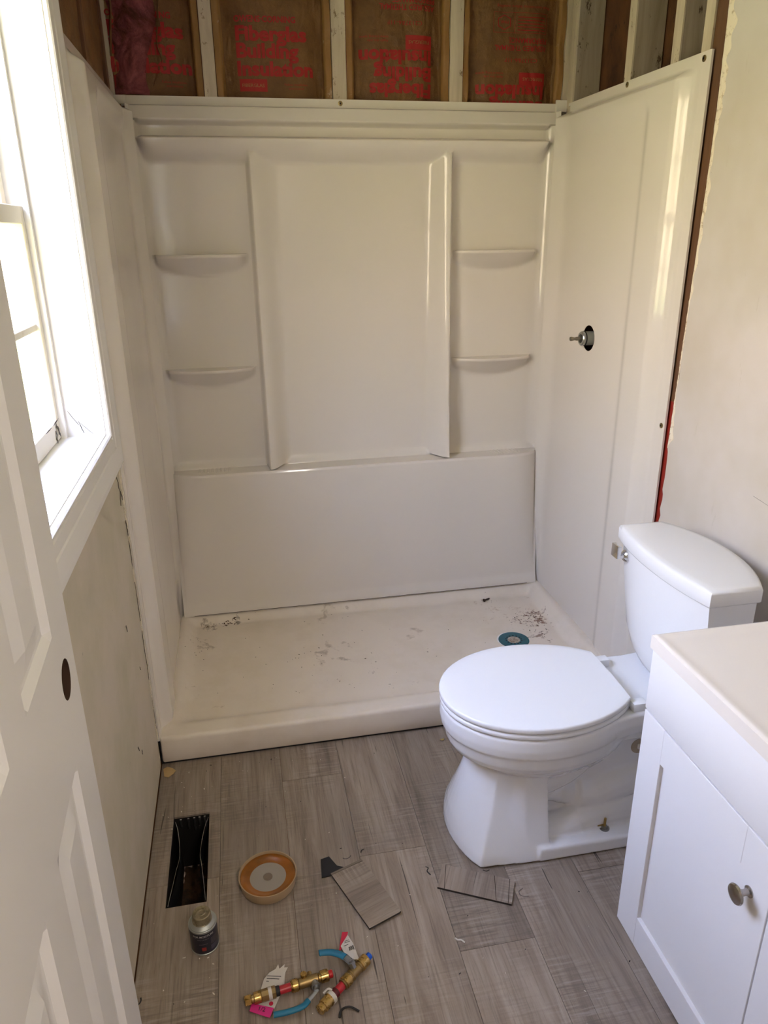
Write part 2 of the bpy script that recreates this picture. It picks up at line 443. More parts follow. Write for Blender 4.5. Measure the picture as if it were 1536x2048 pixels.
# crack lines of peeling paper under the window corner (thin lifted flakes)
def flakes(parent, name, spots, mat, seed=1):
    bm = bmesh.new(); r = random.Random(seed)
    for (p, d, L, wd) in spots:
        p = Vector(p); d = Vector(d).normalized(); n = Vector((1, 0, 0)) if abs(d.x) < .9 else Vector((0, -1, 0))
        s = d.cross(n).normalized()*wd; k = 6; prev = None
        for i in range(k+1):
            q = p+d*L*i/k+Vector((r.uniform(0, .0012), r.uniform(-.3, .3)*wd*2, r.uniform(-.3, .3)*wd))
            ww = .25+.75*math.sin(math.pi*i/k)
            cur = [bm.verts.new(q+s*ww), bm.verts.new(q-s*ww), bm.verts.new(q-n*.0012)]
            if prev:
                for a in range(3): bm.faces.new((prev[a], prev[(a+1) % 3], cur[(a+1) % 3], cur[a]))
            prev = cur
    return bm_obj(name, bm, mat, parent)
CRACK = MT('crack_dark', srgb(58, 46, 36), .9)
flakes(wall_left, 'crack', [((.0015, -.055, .93), (0, .3, -1), .05, .0016), ((.0015, -.04, .885), (0, -.55, -1), .035, .0014), ((.0015, -.03, .885), (0, .35, -1), .03, .004),
    ((.0018, -.018, .80), (0, .03, -1), .045, .0035), ((.0015, -.016, .74), (0, .05, -1), .10, .0012), ((.0015, -.014, .62), (0, 0, -1), .12, .0012), ((.0015, -.014, .47), (0, 0, -1), .16, .001), ((.0015, -.013, .26), (0, 0, -1), .14, .0012)], CRACK, 4)
flakes(wall_left, 'scuff', [((.0012, -.22, .60), (0, .2, -1), .02, .0016), ((.0012, -.30, .30), (0, .4, -1), .02, .002), ((.0012, -.26, .26), (0, .1, -1), .015, .002), ((.0012, -.12, .42), (0, .2, -1), .012, .001)], CRACK, 6)

# ---- right wall
def right_wall():
    RX = 1.526
    # drywall with ragged front edge: polygon in (y,z)
    r = random.Random(11); edge = []
    z = .0
    while z < CEIL:
        base = lerp(z, [(0, -.040), (.7, -.040), (.93, -.036), (1.1, -.044), (1.4, -.052), (1.7, -.060), (2.0, -.052), (2.44, -.052)])
        edge.append((base+r.uniform(-.004, .004), z)); z += r.uniform(.012, .035)
    edge.append((-.036, CEIL))
    V = []; F = []
    for (y, z) in edge: V += [(RX, y, z), (RX, -3.4, z), (RX+.013, y+.003, z)]
    for i in range(len(edge)-1):
        a = 3*i; b = a+3
        F.append((a, a+1, b+1, b)); F.append((a, b, b+2, a+2))
    wr = raw('wall_right', V, F, DRY); tag(wr, kind='structure')
    # torn facing: rough gypsum band along the edge
    us = [i/10 for i in range(11)]; zs = linsp(.9, CEIL, .006)
    def fn(u, z):
        wd = lerp(z, [(.9, .002), (.93, .03), (1.0, .016), (1.05, .004), (1.3, .006), (1.45, .018), (1.6, .02), (1.66, .012), (1.75, .022), (1.85, .038), (2.44, .04)])
        wd *= .75+.7*noise.noise((z*28, 3.1, 0))
        y0 = lerp(z, [(0, -.040), (.7, -.040), (.93, -.036), (1.1, -.044), (1.4, -.052), (1.7, -.060), (2.0, -.052), (2.44, -.052)])+.002
        y = y0-u*max(wd, .002)
        h = .0022*(noise.noise((y*190, z*90, 0))+.55)*math.sin(math.pi*min(1, u*1.0))
        return (RX-.0006-max(h, -.0004) if 0 < u < 1 else RX+.0006, y, z)
    grid('torn_edge', us, zs, fn, TORN, wr, ang=60)
    # studs (narrow face + side) and what lies behind the bays
    for (y0, y1, m) in ((.413, .453, WSTUD), (.157, .196, WSTUD), (.016, .055, WSTUD), (.815, .862, WSTUD)):
        st = box('stud', (W+.004, y0, 0), (W+.009, y1, CEIL), m, wr)
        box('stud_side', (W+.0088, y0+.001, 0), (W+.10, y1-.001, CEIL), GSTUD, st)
    box('stud', (W+.010, -.09, 1.03), (W+.10, .0155, CEIL), STUD, wr)
    box('stud', (W+.010, -.09, 0), (W+.10, .0155, 1.03), REDP, wr)
    box('sheathing', (W+.105, -.1, 0), (W+.12, 1.1, CEIL), SHEATH, wr)
    box('outer_panel', (W+.125, -3.4, 0), (W+.15, 1.1, CEIL), SHEATH, wr)
    # plaster squeezed between far boards
    bm = bmesh.new(); r = random.Random(5)
    for y in (.235, .50):
        z = 1.85
        while z < CEIL:
            h = r.uniform(.012, .03); add_box(bm, (W+.085, y-.012*r.random(), z), (W+.104, y+r.uniform(.004, .016), z+h), .002, 1); z += h*.8
    bm_obj('plaster_keys', bm, TORN, wr)
    return wr
wall_right = right_wall()
flakes(wall_right, 'hairline_crack', [((1.5255, -.42, .885), (0, -1, -.10), .3, .0006)], MT('pencil_grey', srgb(150, 145, 140), .8), 9)

# ---- back wall: studs and sheathing
def back_wall():
    wb = tag(box('wall_back', (-.15, .985, -.03), (W+.15, 1.0, CEIL), SHEATH), kind='structure')
    for (x0, x1) in ((-.02, .005), (.284, .324), (.703, .75), (1.106, 1.152), (1.520, 1.56)):
        box('stud', (x0, .8705, 0), (x1, .984, CEIL), WSTUD, wb, .001, 1)
    return wb
wall_back = back_wall()

# ---- wall behind the camera, with the doorway, and the hall beyond
def front_wall():
    bm = bmesh.new()
    add_box(bm, (.80, -1.72, 0), (W-.002, -1.60, CEIL)); add_box(bm, (0, -1.72, 0), (.085, -1.60, CEIL)); add_box(bm, (.085, -1.72, 2.06), (.80, -1.60, CEIL))
    tag(bm_obj('wall_front', bm, DRY), kind='structure')
    tag(box('wall_hall', (-.2, -3.45, 0), (W+.15, -3.40, CEIL), DRY), kind='structure')
front_wall()

# ================================================================== WINDOW
def window():
    wn = empty('window_1', (-.05, (WY0+WY1)/2, WZ0), kind='structure')
    y0, y1, z0, z1 = WY0, WY1, WZ0, WZ1
    t = .010
    # jamb boards lining the reveal
    bm = bmesh.new()
    add_box(bm, (-.155, y1, z0-t), (.001, y1+t, z1+t)); add_box(bm, (-.155, y0-t, z0-t), (.001, y0, z1+t)); add_box(bm, (-.15, y0, z1), (.001, y1, z1+t))
    bm_obj('jamb', bm, WHITE, wn)
    SILL = speckled('dusty_sill_paint', srgb(243, 242, 242), srgb(196, 172, 140), .4, 0, 12, .60, .85, .6)
    box('sill', (-.15, y0, z0-t), (.001, y1, z0), SILL, wn)
    # casing: moulded profile swept round, mitred
    prof = [(-.000, 0), (-.000, .010), (.003, .0135), (.008, .0135), (.011, .009), (.013, .0085), (.016, .0125), (.040, .0125), (.044, .0145), (.062, .0165), (.078, .0185), (.090, .0185), (.094, .015), (.094, 0)]
    rings = []
    for (cy, cz, sy, sz) in ((y0, z0, -1, -1), (y1, z0, 1, -1), (y1, z1, 1, 1), (y0, z1, -1, 1)):
        rings.append([(h, cy+sy*(d+.002), cz+sz*(d+.002)) for d, h in prof])
    V = [p for r in rings for p in r]; n = len(prof); F = []
    for k in range(4):
        for i in range(n-1):
            a = k*n; b = ((k+1) % 4)*n
            F.append((a+i, a+i+1, b+i+1, b+i))
    cs = raw('casing', V, F, WHITE, wn)
    flakes(wn, 'paint_chip', [((.0195, -.80, .99), (0, 1, .2), .004, .0012), ((.0195, -.86, .965), (0, .1, -1), .05, .0014)], CRACK, 2)
    # stops
    bm = bmesh.new()
    add_box(bm, (-.094, y1-.014, z0), (-.082, y1, z1)); add_box(bm, (-.094, y0, z0), (-.082, y0+.014, z1)); add_box(bm, (-.094, y0, z1-.014), (-.082, y1, z1))
    bm_obj('sash_stop', bm, WHITE, wn)
    OLDP = speckled('weathered_sash_paint', srgb(232, 224, 208), srgb(176, 150, 116), .55, 0, 20, .62, .74, .6)
    g = MT('window_glass'); nt_ = g.nt; nt_.nodes.remove(g.b)
    tr = g.n('ShaderNodeBsdfTransparent'); gl = g.n('ShaderNodeBsdfGlossy'); gl.inputs['Roughness'].default_value = .02
    fr = g.n('ShaderNodeFresnel'); fr.inputs['IOR'].default_value = 1.5; mx = g.n('ShaderNodeMixShader')
    ge = g.n('ShaderNodeNewGeometry')     # each face of the pane reflects on its outer side only
    g.l(g.math('MULTIPLY', fr.outputs[0], g.math('SUBTRACT', 1.0, ge.outputs['Backfacing'])), mx.inputs[0]); g.l(tr.outputs[0], mx.inputs[1]); g.l(gl.outputs[0], mx.inputs[2])
    g.l(mx.outputs[0], [q for q in nt_.nodes if q.type == 'OUTPUT_MATERIAL'][0].inputs[0])
    def sash(x0, x1, za, zb, nm, rail_b, rail_t, m):
        s = empty(nm, ((x0+x1)/2, (y0+y1)/2, za), None); s.parent = wn; s.matrix_parent_inverse = wn.matrix_world.inverted()
        bm = bmesh.new(); st = .036
        add_box(bm, (x0, y0+.002, za), (x1, y0+st, zb), .002, 1); add_box(bm, (x0, y1-st, za), (x1, y1-.002, zb), .002, 1)
        add_box(bm, (x0+.0005, y0+st-.003, za), (x1-.0005, y1-st+.003, za+rail_b), .002, 1); add_box(bm, (x0+.0005, y0+st-.003, zb-rail_t), (x1-.0005, y1-st+.003, zb), .002, 1)
        bm_obj('sash_frame', bm, m, s)
        xm = (x0+x1)/2
        bm = bmesh.new()
        zm = za+rail_b+(zb-za-rail_b-rail_t)*.5
        add_box(bm, (xm-.008, y0+st, zm-.008), (xm+.008, y1-st, zm+.008), .002, 1)
        for f in (1/3, 2/3):
            yy = y0+st+(y1-y0-2*st)*f; add_box(bm, (xm-.0075, yy-.008, za+rail_b), (xm+.0075, yy+.008, zb-rail_t), .002, 1)
        bm_obj('muntins', bm, m, s)
        box('pane', (xm-.0015, y0+st-.002, za+rail_b-.002), (xm+.0015, y1-st+.002, zb-rail_t+.002), g, s)
        return s
    lo = sash(-.124, -.094, z0+.002, 1.555, 'lower_sash', .045, .036, OLDP)
    sash(-.150, -.1265, 1.520, z1, 'upper_sash', .036, .04, OLDP)
    # rotten, flaking corner of the lower sash and cobweb bits
    flakes(lo, 'flaking_paint', [((-.093, -.165, 1.098), (.1, .4, -1), .035, .006), ((-.0925, -.19, 1.10), (0, 1, .1), .05, .002), ((-.093, -.175, 1.085), (0, 0, -1), .03, .004), ((-.093, -.26, 1.10), (0, 1, 0), .05, .0015)], CRACK, 12)
    flakes(wn, 'cobweb', [((-.075, -.116, 1.115), (.6, 0, -1), .04, .0010), ((-.055, -.116, 1.09), (.3, 0, -1), .03, .0014), ((-.05, -.116, 1.085), (.9, 0, -1), .035, .0006)], CRACK, 13)
    return wn
window()

# outside: sunlit lawn, neighbour's pale siding is the world's glow; a ground sheet so that the view down is grass
GR = MT('lawn', srgb(150, 150, 70), .9); v = GR.coord()
GR.setcol(GR.mix(GR.ramp(GR.noise(v, 3, 6), ((.4, 0.0), (.6, 1.0))), srgb(196, 186, 110), srgb(140, 146, 62)))
lawn = tag(box('ground', (-30, -20, -.9), (-.6, 20, -.8), GR), kind='structure')

# ================================================================== SHOWER PAN
def shower_pan():
    sp_ = empty('shower_pan', (W/2, .4, 0), 'low white acrylic shower pan with dusty, debris-strewn floor between the alcove walls', 'shower pan')
    DC = (1.266, .402)
    TH = .093
    def h(x, y):
        z = .042+.010*min(1, math.hypot(x-DC[0], y-DC[1])/1.0)
        front = 1-S((y-.055)/.085); z = max(z, z+(TH-z)*front) if front > 0 else z
        e = .030
        for d in (x-.042, W-.042-x, .772-y):
            k = 1-S((d-.0)/.040)
            z = max(z, z+(.091-z)*k)
        d = math.hypot(x-DC[0], y-DC[1])
        if d < .085: z -= .004*(1-S((d-.05)/.035))
        return z
    xs = linsp(.004, W-.004, .012); ys = linsp(.012, .80, .010)
    def fn(x, y): return (x, y, h(x, y))
    grid('basin', xs, ys, fn, PAN, sp_, ang=60, hole=None)
    # rounded front apron
    V = []; F = []
    pr = [(.012, TH), (.008, TH-.0008), (.004, TH-.003), (.0015, TH-.007), (.0, TH-.012), (-.001, .05), (-.002, .014), (.002, .008), (.02, .008)]
    xx = [.0035, .006, .010]+[i*.05 for i in range(1, 31)]+[W-.006, W-.003]
    for i, x in enumerate(xx):
        for (y, z) in pr:
            back = .010 if i == 0 else .003 if i == 1 else 0
            V.append((x, y+back, z))
    n = len(pr)
    for i in range(len(xx)-1):
        for k in range(n-1): F.append((i*n+k, i*n+k+1, (i+1)*n+k+1, (i+1)*n+k))
    raw('apron', V, F, PAN, sp_, ang=50)
    # black strip standing in for gap shade under the apron; black shim beside it
    box('underside_gap_shade', (.0005, .0045, .0012), (W-.002, .03, .0085), BLACK, sp_)
    box('side_shim', (.0004, .006, .0085), (.0034, .03, .100), BLACK, sp_)
    # drain: strainer with a round teal sticker, knocked off-centre
    TEAL = speckled('teal_sticker', srgb(24, 92, 104), srgb(12, 50, 60), .45, 0, 60, .5, .7, .6)
    zc = h(*DC)+.001
    dr = empty('drain', (DC[0], DC[1], zc)); dr.parent = sp_; dr.matrix_parent_inverse = sp_.matrix_world.inverted()
    lathe('drain_flange', (DC[0]-.010, DC[1]+.006, zc-.003), (0, 0, 1), [(0, .0605), (.0028, .060), (.0034, .057), (.0036, .030)], MT('drain_ring_dark', srgb(70, 56, 44), .5), dr, 40)
    lathe('drain_body', (DC[0]-.008, DC[1]+.005, zc-.003), (0, 0, 1), [(0, .056), (.0042, .0555), (.0045, .03)], WHITE, dr, 40)
    st = lathe('sticker', (DC[0], DC[1], zc+.0015), (0, 0, 1), [(0, .058), (.0008, .058), (.001, .0565), (.001, .012)], TEAL, dr, 48)
    bm = bmesh.new()
    for k in range(14):
        a = 2*math.pi*k/14; t = bmesh.new()
        add_box(t, (.027, -.0035, 0), (.032, .0035, .0006)); join(bm, t, Matrix.Translation((DC[0], DC[1], zc+.0025)) @ Matrix.Rotation(a, 4, 'Z'))
    bm_obj('strainer_slots', bm, BLACK, st)
    lathe('strainer_centre', (DC[0], DC[1], zc+.0022), (0, 0, 1), [(0, .024), (.001, .0235), (.001, .005)], speckled('worn_metal', srgb(190, 178, 160), srgb(120, 96, 78), .5, 0, 90, .45, .6, .8), dr, 32)
    return h
PANH = shower_pan()

# ================================================================== SHOWER SURROUND
ZT = 1.912
def surround():
    su = empty('shower_surround', (W/2, .45, .09), 'glossy white moulded three-piece shower wall surround with corner shelves', 'shower surround')
    YB = .862; XC = .757
    def pw(x, z):             # apron/ledge depth across, bowed back at the ends of the ledge
        d = min(x-.045, 1.483-x); e = lerp(z, [(.10, .096), (.66, .030)])
        return e+(.098-e)*math.sqrt(max(0, 1-(1-min(1, max(0, d)/.13))**2))
    def ridge(x, z):
        pr = lerp(z, [(.66, .097), (.9, .072), (1.3, .055), (1.6, .048), (1.76, .045)])
        d = x-.412 if x < XC else 1.103-x     # + toward the centre
        if d >= 0: return pr*(1-S(d/.085))
        return pr*(1-S(-d/.016))
    def shelf(x, z):
        o = 0
        for xc, hw in ((.225, .160), (1.289, .160)):
            u = (x-xc)/hw
            if abs(u) >= 1: continue
            for zs in (1.430, 1.040):
                A = .012+.058*(1-u*u)**.6
                if z <= zs:
                    q = A if z > zs-.009 else A-(zs-.009-z)*1.15
                    if z > zs-.003: q = A-.0015
                    o = max(o, q*min(1, (1-abs(u))*12))
        return o
    def p(x, z):
        if z > 1.888: base = -.006
        elif z > 1.880: base = -.006+.030*S((1.888-z)/.008)
        elif z > 1.842: base = .024+.014*(1.880-z)/.038
        elif z > 1.826: base = .038-.034*S((1.842-z)/.016)
        elif z > 1.798: base = .004
        elif z > 1.786: base = .004+.056*S((1.798-z)/.012)
        elif z > 1.720: base = .060*(math.cos(math.pi/2*((1.786-z)/.066)))**1.0
        else: base = 0
        # bulge only between the corners, rounded at its ends
        if z <= 1.842 and z > 1.715:
            d = min(x-.045, 1.483-x); k = S((d-.0)/(.03+.05*S((1.80-z)/.07)))
            base *= k
        q = base
        if .665 < z < 1.79: q = max(q, ridge(x, z)*(1 if z < 1.74 else (1-S((z-1.74)/.05))*1))
        if z < 1.5: q = max(q, shelf(x, z))
        # fillets where recesses run into the ledge
        if .663 < z < .70: q = max(q, .020*(1-S((z-.663)/.028)))
        if z <= .663:
            q = pw(x, z)*(1 if z < .659 else .96)
            q += .008*(1-S((z-.10)/.04))
            q = max(q, .0)
        # coves at the two corners
        d = min(x-.036, 1.494-x); r = .050
        if d < r and z < 1.884: q = max(q, r-math.sqrt(max(0, r*r-(r-d)**2)))
        return q
    xs = linsp(.036, 1.494, .0085, around(.412, .05, 11)+around(1.103, .05, 11)+around(.06, .045, 8)+around(1.47, .045, 8))
    ex = []
    for zs in (1.430, 1.040): ex += [zs+.0006, zs, zs-.003, zs-.006, zs-.009, zs-.011]
    ex += [.6636, .6629, .661, .659, .655, .668, .672]+around(1.884, .01, 6)+around(1.835, .016, 6)+around(1.793, .016, 6)+around(.12, .06, 6)
    zs_ = linsp(.090, ZT, .0085, ex)
    grid('back_panel', xs, zs_, lambda x, z: (x, YB-p(x, z), z), ACR, su, ang=50)
    # non-slip ribs on the corner ledges
    for xc in (.20, 1.345):
        bm = bmesh.new()
        for k in range(8):
            x = xc-.055+k*.0155; add_box(bm, (x, .795, .6615), (x+.007, .842, .6655), .0015, 1)
        bm_obj('ledge_ribs', bm, ACR, su)
    # side panels: y along depth, inner face at x=.036 ; flange flat on the studs
    def qf(y, z):
        if y < .046: f = .006+.004*S(y/.046)*0
        elif y < .104: f = .006+.030*S((y-.046)/.058)
        else: f = .036
        if y < .03: f = .0055
        tp = S((1.884-z)/.026); f = .0055+(f-.0055)*tp
        # large shallow raised field with a rounded top corner
        dy, dz = (y-.205), (1.838-z)
        if dy > 0 and dz > 0:
            rr = .05; e = min(dy, dz)
            if dy < rr and dz < rr: e = rr-math.hypot(rr-dy, rr-dz)
            e2 = min(e, (.80-y)+.02)
            f -= .011*S(e2/.055)
        if y > .735: f += .020*((y-.735)/.08)**2*tp
        return f
    ys = linsp(-.002, .815, .009, around(.075, .07, 14)+around(.22, .04, 8)+[.026, .030, .034])
    zz = linsp(.090, ZT-.004, .012, around(1.870, .03, 8)+around(1.823, .04, 8))
    grid('side_panel', ys, zz, lambda y, z: (.0+qf(y, z), y, z), ACR, su, ang=50)
    HY, HZ = .487, 1.147
    ysr = linsp(-.002, .815, .009, around(.075, .07, 14)+around(.22, .04, 8)+[.026, .030, .034]+around(HY, .11, 36))
    zzr = linsp(.090, ZT-.004, .012, around(1.870, .03, 8)+around(1.823, .04, 8)+around(HZ, .11, 36))
    rp_ = grid('side_panel', ysr, zzr, lambda y, z: (W+.003-qf(y, z), y, z), ACR, su, ang=50, hole=(HY, HZ, .043))
    # turned lips on the front flanges give them thickness
    for x0, x1 in ((-.001, .0055), (W-.0025, W+.0035)):
        box('flange_edge', (x0, -.0035, .09), (x1, -.0018, ZT-.004), ACR, su)
    box('top_lip', (.02, .8645, ZT-.03), (1.51, .8698, ZT), ACR, su)
    box('top_lip', (W-.0022, .0, ZT-.012), (W+.0035, .83, ZT-.003), ACR, su)
    # the little upturned tab at the right rear corner
    box('corner_tab', (1.494, .860, ZT-.026), (1.535, .868, ZT+.012), ACR, su, .001, 1)
    box('corner_tab', (.0, .860, ZT-.026), (.036, .868, ZT), ACR, su, .001, 1)
    # dark joint between back panel and pan
    jm = MT('joint_dark', srgb(78, 66, 54), .8)
    jx = linsp(.075, 1.455, .02); V = []
    for x in jx:
        y = YB-p(x, .0905); V += [(x, y-.0018, .0916), (x, y-.0002, .0926), (x, y+.004, .0905)]
    raw('bottom_joint', V, [(3*i+a, 3*i+a+1, 3*i+a+4, 3*i+a+3) for i in range(len(jx)-1) for a in (0, 1)], jm, su)
    # fixing screws
    SCR = MT('brass_screw', (.32, .24, .12, 1), .4, 1)
    def screw(p0, ax):
        s = lathe('flange_screw', p0, ax, [(0, .0078), (.0018, .0078), (.003, .0055)], SCR, su, 16)
        a = Vector(ax); lathe('screw_recess', Vector(p0)+a*.0031, ax, [(0, .0028), (.0004, .0025)], BLACK, s, 8)
    screw((.726, .866, 1.900), (0, -1, 0))
    screw((W-.003, .025, 1.893), (-1, 0, 0)); screw((W-.003, .415, 1.899), (-1, 0, 0)); screw((W-.003, .012, .955), (-1, 0, 0))
    return su
surround()

# ---- shower valve in its hole
def valve():
    HY, HZ = .487, 1.147; X = 1.506
    vl = empty('shower_valve', (W+.06, HY, HZ), 'bare metal shower valve cartridge poking out of the round hole in the right shower wall', 'valve')
    STN = MT('valve_steel', (.42, .43, .42, 1), .3, 1)
    ST2 = MT('valve_body_plastic', srgb(150, 150, 142), .4)
    lathe('valve_body', (W+.075, HY, HZ), (-1, 0, 0), [(0, .036), (.035, .036), (.037, .033)], BLACK, vl, 32)
    lathe('sleeve', (W+.04, HY, HZ), (-1, 0, 0), [(0, .0235), (.080, .0235), (.082, .022)], ST2, vl, 32)
    lathe('o_ring', (1.493, HY, HZ), (-1, 0, 0), [(0, .0238), (.001, .0255), (.003, .0255), (.004, .0238)], BLACK, vl, 32)
    lathe('bonnet_nut', (1.489, HY, HZ), (-1, 0, 0), [(0, .0235), (.003, .0245), (.008, .024), (.011, .021), (.011, .015), (.006, .014)], STN, vl, 32)
    lathe('cartridge_core', (1.486, HY, HZ), (-1, 0, 0), [(0, .0145), (.009, .0145), (.010, .012)], MT('dark_brass', (.12, .12, .12, 1), .35, 1), vl, 24)
    lathe('stem', (1.478, HY, HZ), (-1, 0, 0), [(0, .0065), (.016, .0065), (.018, .0055), (.024, .0052), (.027, .0065), (.035, .0072), (.038, .006)], MT('stem_brass', (.30, .27, .21, 1), .35, 1), vl, 16)
    for s in (-1, 1):
        box('stop_screw', (W-.006+.012, HY-.024, HZ+s*.026-.002), (W+.02, HY-.008, HZ+s*.026+.002), STN, vl)
valve()

# ================================================================== INSULATION
def batt(x0, x1, label, seed, z0=1.86, pink=None, plane='back'):
    r = random.Random(seed); off = r.uniform(0, 50)
    def surf(x, z):
        u = (x-x0)/(x1-x0); w_ = x1-x0
        e = min(u, 1-u)*w_
        y = .905-.024*S((e-.03)/.07)                          # pillow
        if e < .030: y = .876+.03*S((e-.020)/.010)             # stapled tab fold beside the stud
        y += .0045*noise.noise((x*16+off, z*9, 0))+.0018*noise.noise((x*50+off, z*30, 1))
        # sharp creases
        k = abs(noise.noise((x*9+off, z*5+7, 2)))
        y += .003*(1-min(1, k/.05))
        # the soft drape of the tabs
        if e < .05: y += .004*math.sin(z*40+off+x*50)
        return y
    b = empty('insulation_batt', ((x0+x1)/2, .90, z0), label, 'insulation', 'kraft-faced insulation batts above the shower')
    def fn(x, z): return (x, surf(x, z), z)
    us = linsp(x0+.001, x1-.001, .004); vs = linsp(z0, CEIL-.01, .006)
    o = grid('kraft_facing', us, vs, fn, [KRAFT, TAB], b, ang=180)
    nu = len(us)
    for i, pl in enumerate(o.data.polygons):
        cx = us[i % (nu-1)]
        if min(cx-x0, x1-cx) < .026: pl.material_index = 1
    box('fibre_core', (x0+.002, .925, z0), (x1-.002, .983, CEIL-.01), PINK, b)
    return b, surf
def put_text(b, surf, s, x, z, size, flip=False, weight=.0, mat=INK, width=None, lift=.0022):
    """x,z: lower-left as read (for flip: as read after turning the sheet upside down)"""
    def pl(u, v):
        X, Z = (x-u, z-v) if flip else (x+u, z+v)
        return (X, surf(X, Z)-lift, Z)
    text_mesh('printed_lettering', s, mat, b, pl, size, weight, width=width)
def patch(b, surf, xa, xb, za, zb, mat=INK, lift=.0016, name='printed_block'):
    grid(name, linsp(xa, xb, .006), linsp(za, zb, .006), lambda x, z: (x, surf(x, z)-lift, z), mat, b, ang=180)
def outline(b, surf, xa, xb, za, zb, t=.0012):
    for (a, b_, c, d) in ((xa, xb, za, za+t), (xa, xb, zb-t, zb), (xa, xa+t, za, zb), (xb-t, xb, za, zb)):
        grid('printed_rule', linsp(a, b_, .008), linsp(c, d, .008), lambda x, z: (x, surf(x, z)-.0018, z), INK, b, ang=180)
BW = .042
def upright(b, s, x, w0=1.0):
    sx = .234
    put_text(b, s, 'OWENS\u00b7CORNING', x, 2.129, .0235, weight=.034, width=.196)
    put_text(b, s, 'Fiberglas', x+.002, 2.078, .056, weight=BW, width=.228)
    put_text(b, s, 'Building', x+.002, 2.030, .056, weight=BW, width=.200)
    put_text(b, s, 'Insulation', x+.002, 1.979, .056, weight=BW, width=.246)
    patch(b, s, x+.006, x+.095, 1.932, 1.968)
    put_text(b, s, 'FIBERGLAS', x+.014, 1.945, .014, weight=.01, mat=KINK, width=.072, lift=.003)
    put_text(b, s, 'Follow installation', x+.152, 1.951, .009, width=.075)
    put_text(b, s, 'instructions', x+.165, 1.940, .009, width=.05)
def flipped(b, s, x, z):
    """x = right-hand margin, z = top of 'Insulation' as seen"""
    put_text(b, s, 'Insulation', x, z, .056, True, BW, width=.247)
    put_text(b, s, 'Building', x, z-.049, .056, True, BW, width=.200)
    put_text(b, s, 'Fiberglas', x, z-.098, .056, True, BW, width=.215)
b0, s0 = batt(.006, .283, 'kraft insulation batt torn open over pink fibreglass, at left end of back wall', 1)
upright(b0, s0, .002)
b1, s1 = batt(.325, .702, 'brown kraft insulation batt with right-way-up red lettering between the back wall studs', 2)
upright(b1, s1, .393)
b2, s2 = batt(.751, 1.105, 'kraft insulation batt with large upside-down red lettering, middle right of back wall', 3)
flipped(b2, s2, 1.044, 2.062-.0)
patch(b2, s2, .954, 1.045, 2.066, 2.108); put_text(b2, s2, 'FIBERGLAS', 1.036, 2.093, .014, True, .01, KINK, .072, .003)
put_text(b2, s2, 'Apply this side', .895, 2.092, .0095, True, width=.07); put_text(b2, s2, 'toward living space', .895, 2.103, .0095, True, width=.095)
put_text(b2, s2, 'C2137&6-11F', 1.01, 2.148, .0175, True, .0, width=.118)
put_text(b2, s2, 'ASSURED THERMAL', 1.055, 2.194, .023, True, .014, width=.19); put_text(b2, s2, 'PERFORMANCE', 1.055, 2.216, .023, True, .014, width=.145)
b3, s3 = batt(1.153, 1.519, 'kraft insulation batt with upside-down lettering and red framed chart, rightmost on back wall', 4)
flipped(b3, s3, 1.452, 1.968)
patch(b3, s3, 1.358, 1.455, 1.968, 2.008); put_text(b3, s3, 'FIBERGLAS', 1.446, 1.993, .014, True, .01, KINK, .075, .003)
put_text(b3, s3, 'Apply this side', 1.300, 1.996, .0095, True, width=.07); put_text(b3, s3, 'toward living space', 1.300, 2.007, .0095, True, width=.095)
put_text(b3, s3, 'C2137&6-11F', 1.420, 2.050, .0175, True, .0, width=.118)
put_text(b3, s3, 'ASSURED THERMAL', 1.455, 2.088, .022, True, .014, width=.19); put_text(b3, s3, 'PERFORMANCE', 1.455, 2.111, .022, True, .014, width=.14)
outline(b3, s3, 1.259, 1.453, 2.125, 2.185); outline(b3, s3, 1.259, 1.335, 2.125, 2.185)
for k in range(5): patch(b3, s3, 1.345, 1.445, 2.133+k*.0095, 2.1355+k*.0095, name='printed_rule')
def diamond():
    c = (1.297, 2.155)
    V = []; F = []
    for i in range(6):
        a = math.pi/6+i*math.pi/3
        for r_ in (.020, .023): x, z = c[0]+r_*1.15*math.cos(a), c[1]+r_*math.sin(a); V.append((x, s3(x, z)-.0018, z))
    for i in range(6): F.append((2*i, 2*i+1, (2*i+3) % 12, (2*i+2) % 12))
    raw('printed_emblem', V, F, INK, b3)
    put_text(b3, s3, 'PINK', 1.312, 2.160, .012, True, .01, width=.03)
diamond()
put_text(b3, s3, 'Read instructions before installing', 1.46, 2.205, .011, True, width=.19)

# pink fibreglass bulging out of the torn batt
def pink():
    us = linsp(.014, .185, .0035); vs = linsp(1.9145, CEIL-.02, .004)
    def fn(x, z):
        left = .0+.006*noise.noise((z*7, 0, 0)); right = lerp(z, [(1.88, .112), (1.98, .118), (2.06, .140), (2.12, .158), (2.2, .166), (2.44, .17)])+.012*noise.noise((z*16, 3, 0))
        u = (x-.014)/.171; X = left+(right-left)*u
        bul = math.sin(math.pi*min(1, max(0, u)))**.5
        y = .893-.030*bul-.012*noise.noise((X*22, z*14, 4))*bul-.007*noise.noise((X*60, z*36, 9))*bul
        return (X, y, z)
    grid('exposed_fibreglass', us, vs, fn, PINK, b0, ang=180)
    # curled torn paper edges
    bm = bmesh.new()
    add_tube(bm, bez([(.168, .888, 2.25), (.162, .876, 2.14), (.150, .872, 2.06), (.158, .884, 2.01), (.128, .886, 1.95), (.124, .888, 1.917)], 6), .006, 8, .3)
    add_tube(bm, bez([(.012, .874, 2.25), (.024, .866, 2.16), (.016, .872, 2.10), (.006, .878, 2.02)], 6), .009, 8, .4)
    bm_obj('torn_paper_edge', bm, KRAFT, b0, ang=60)
pink()
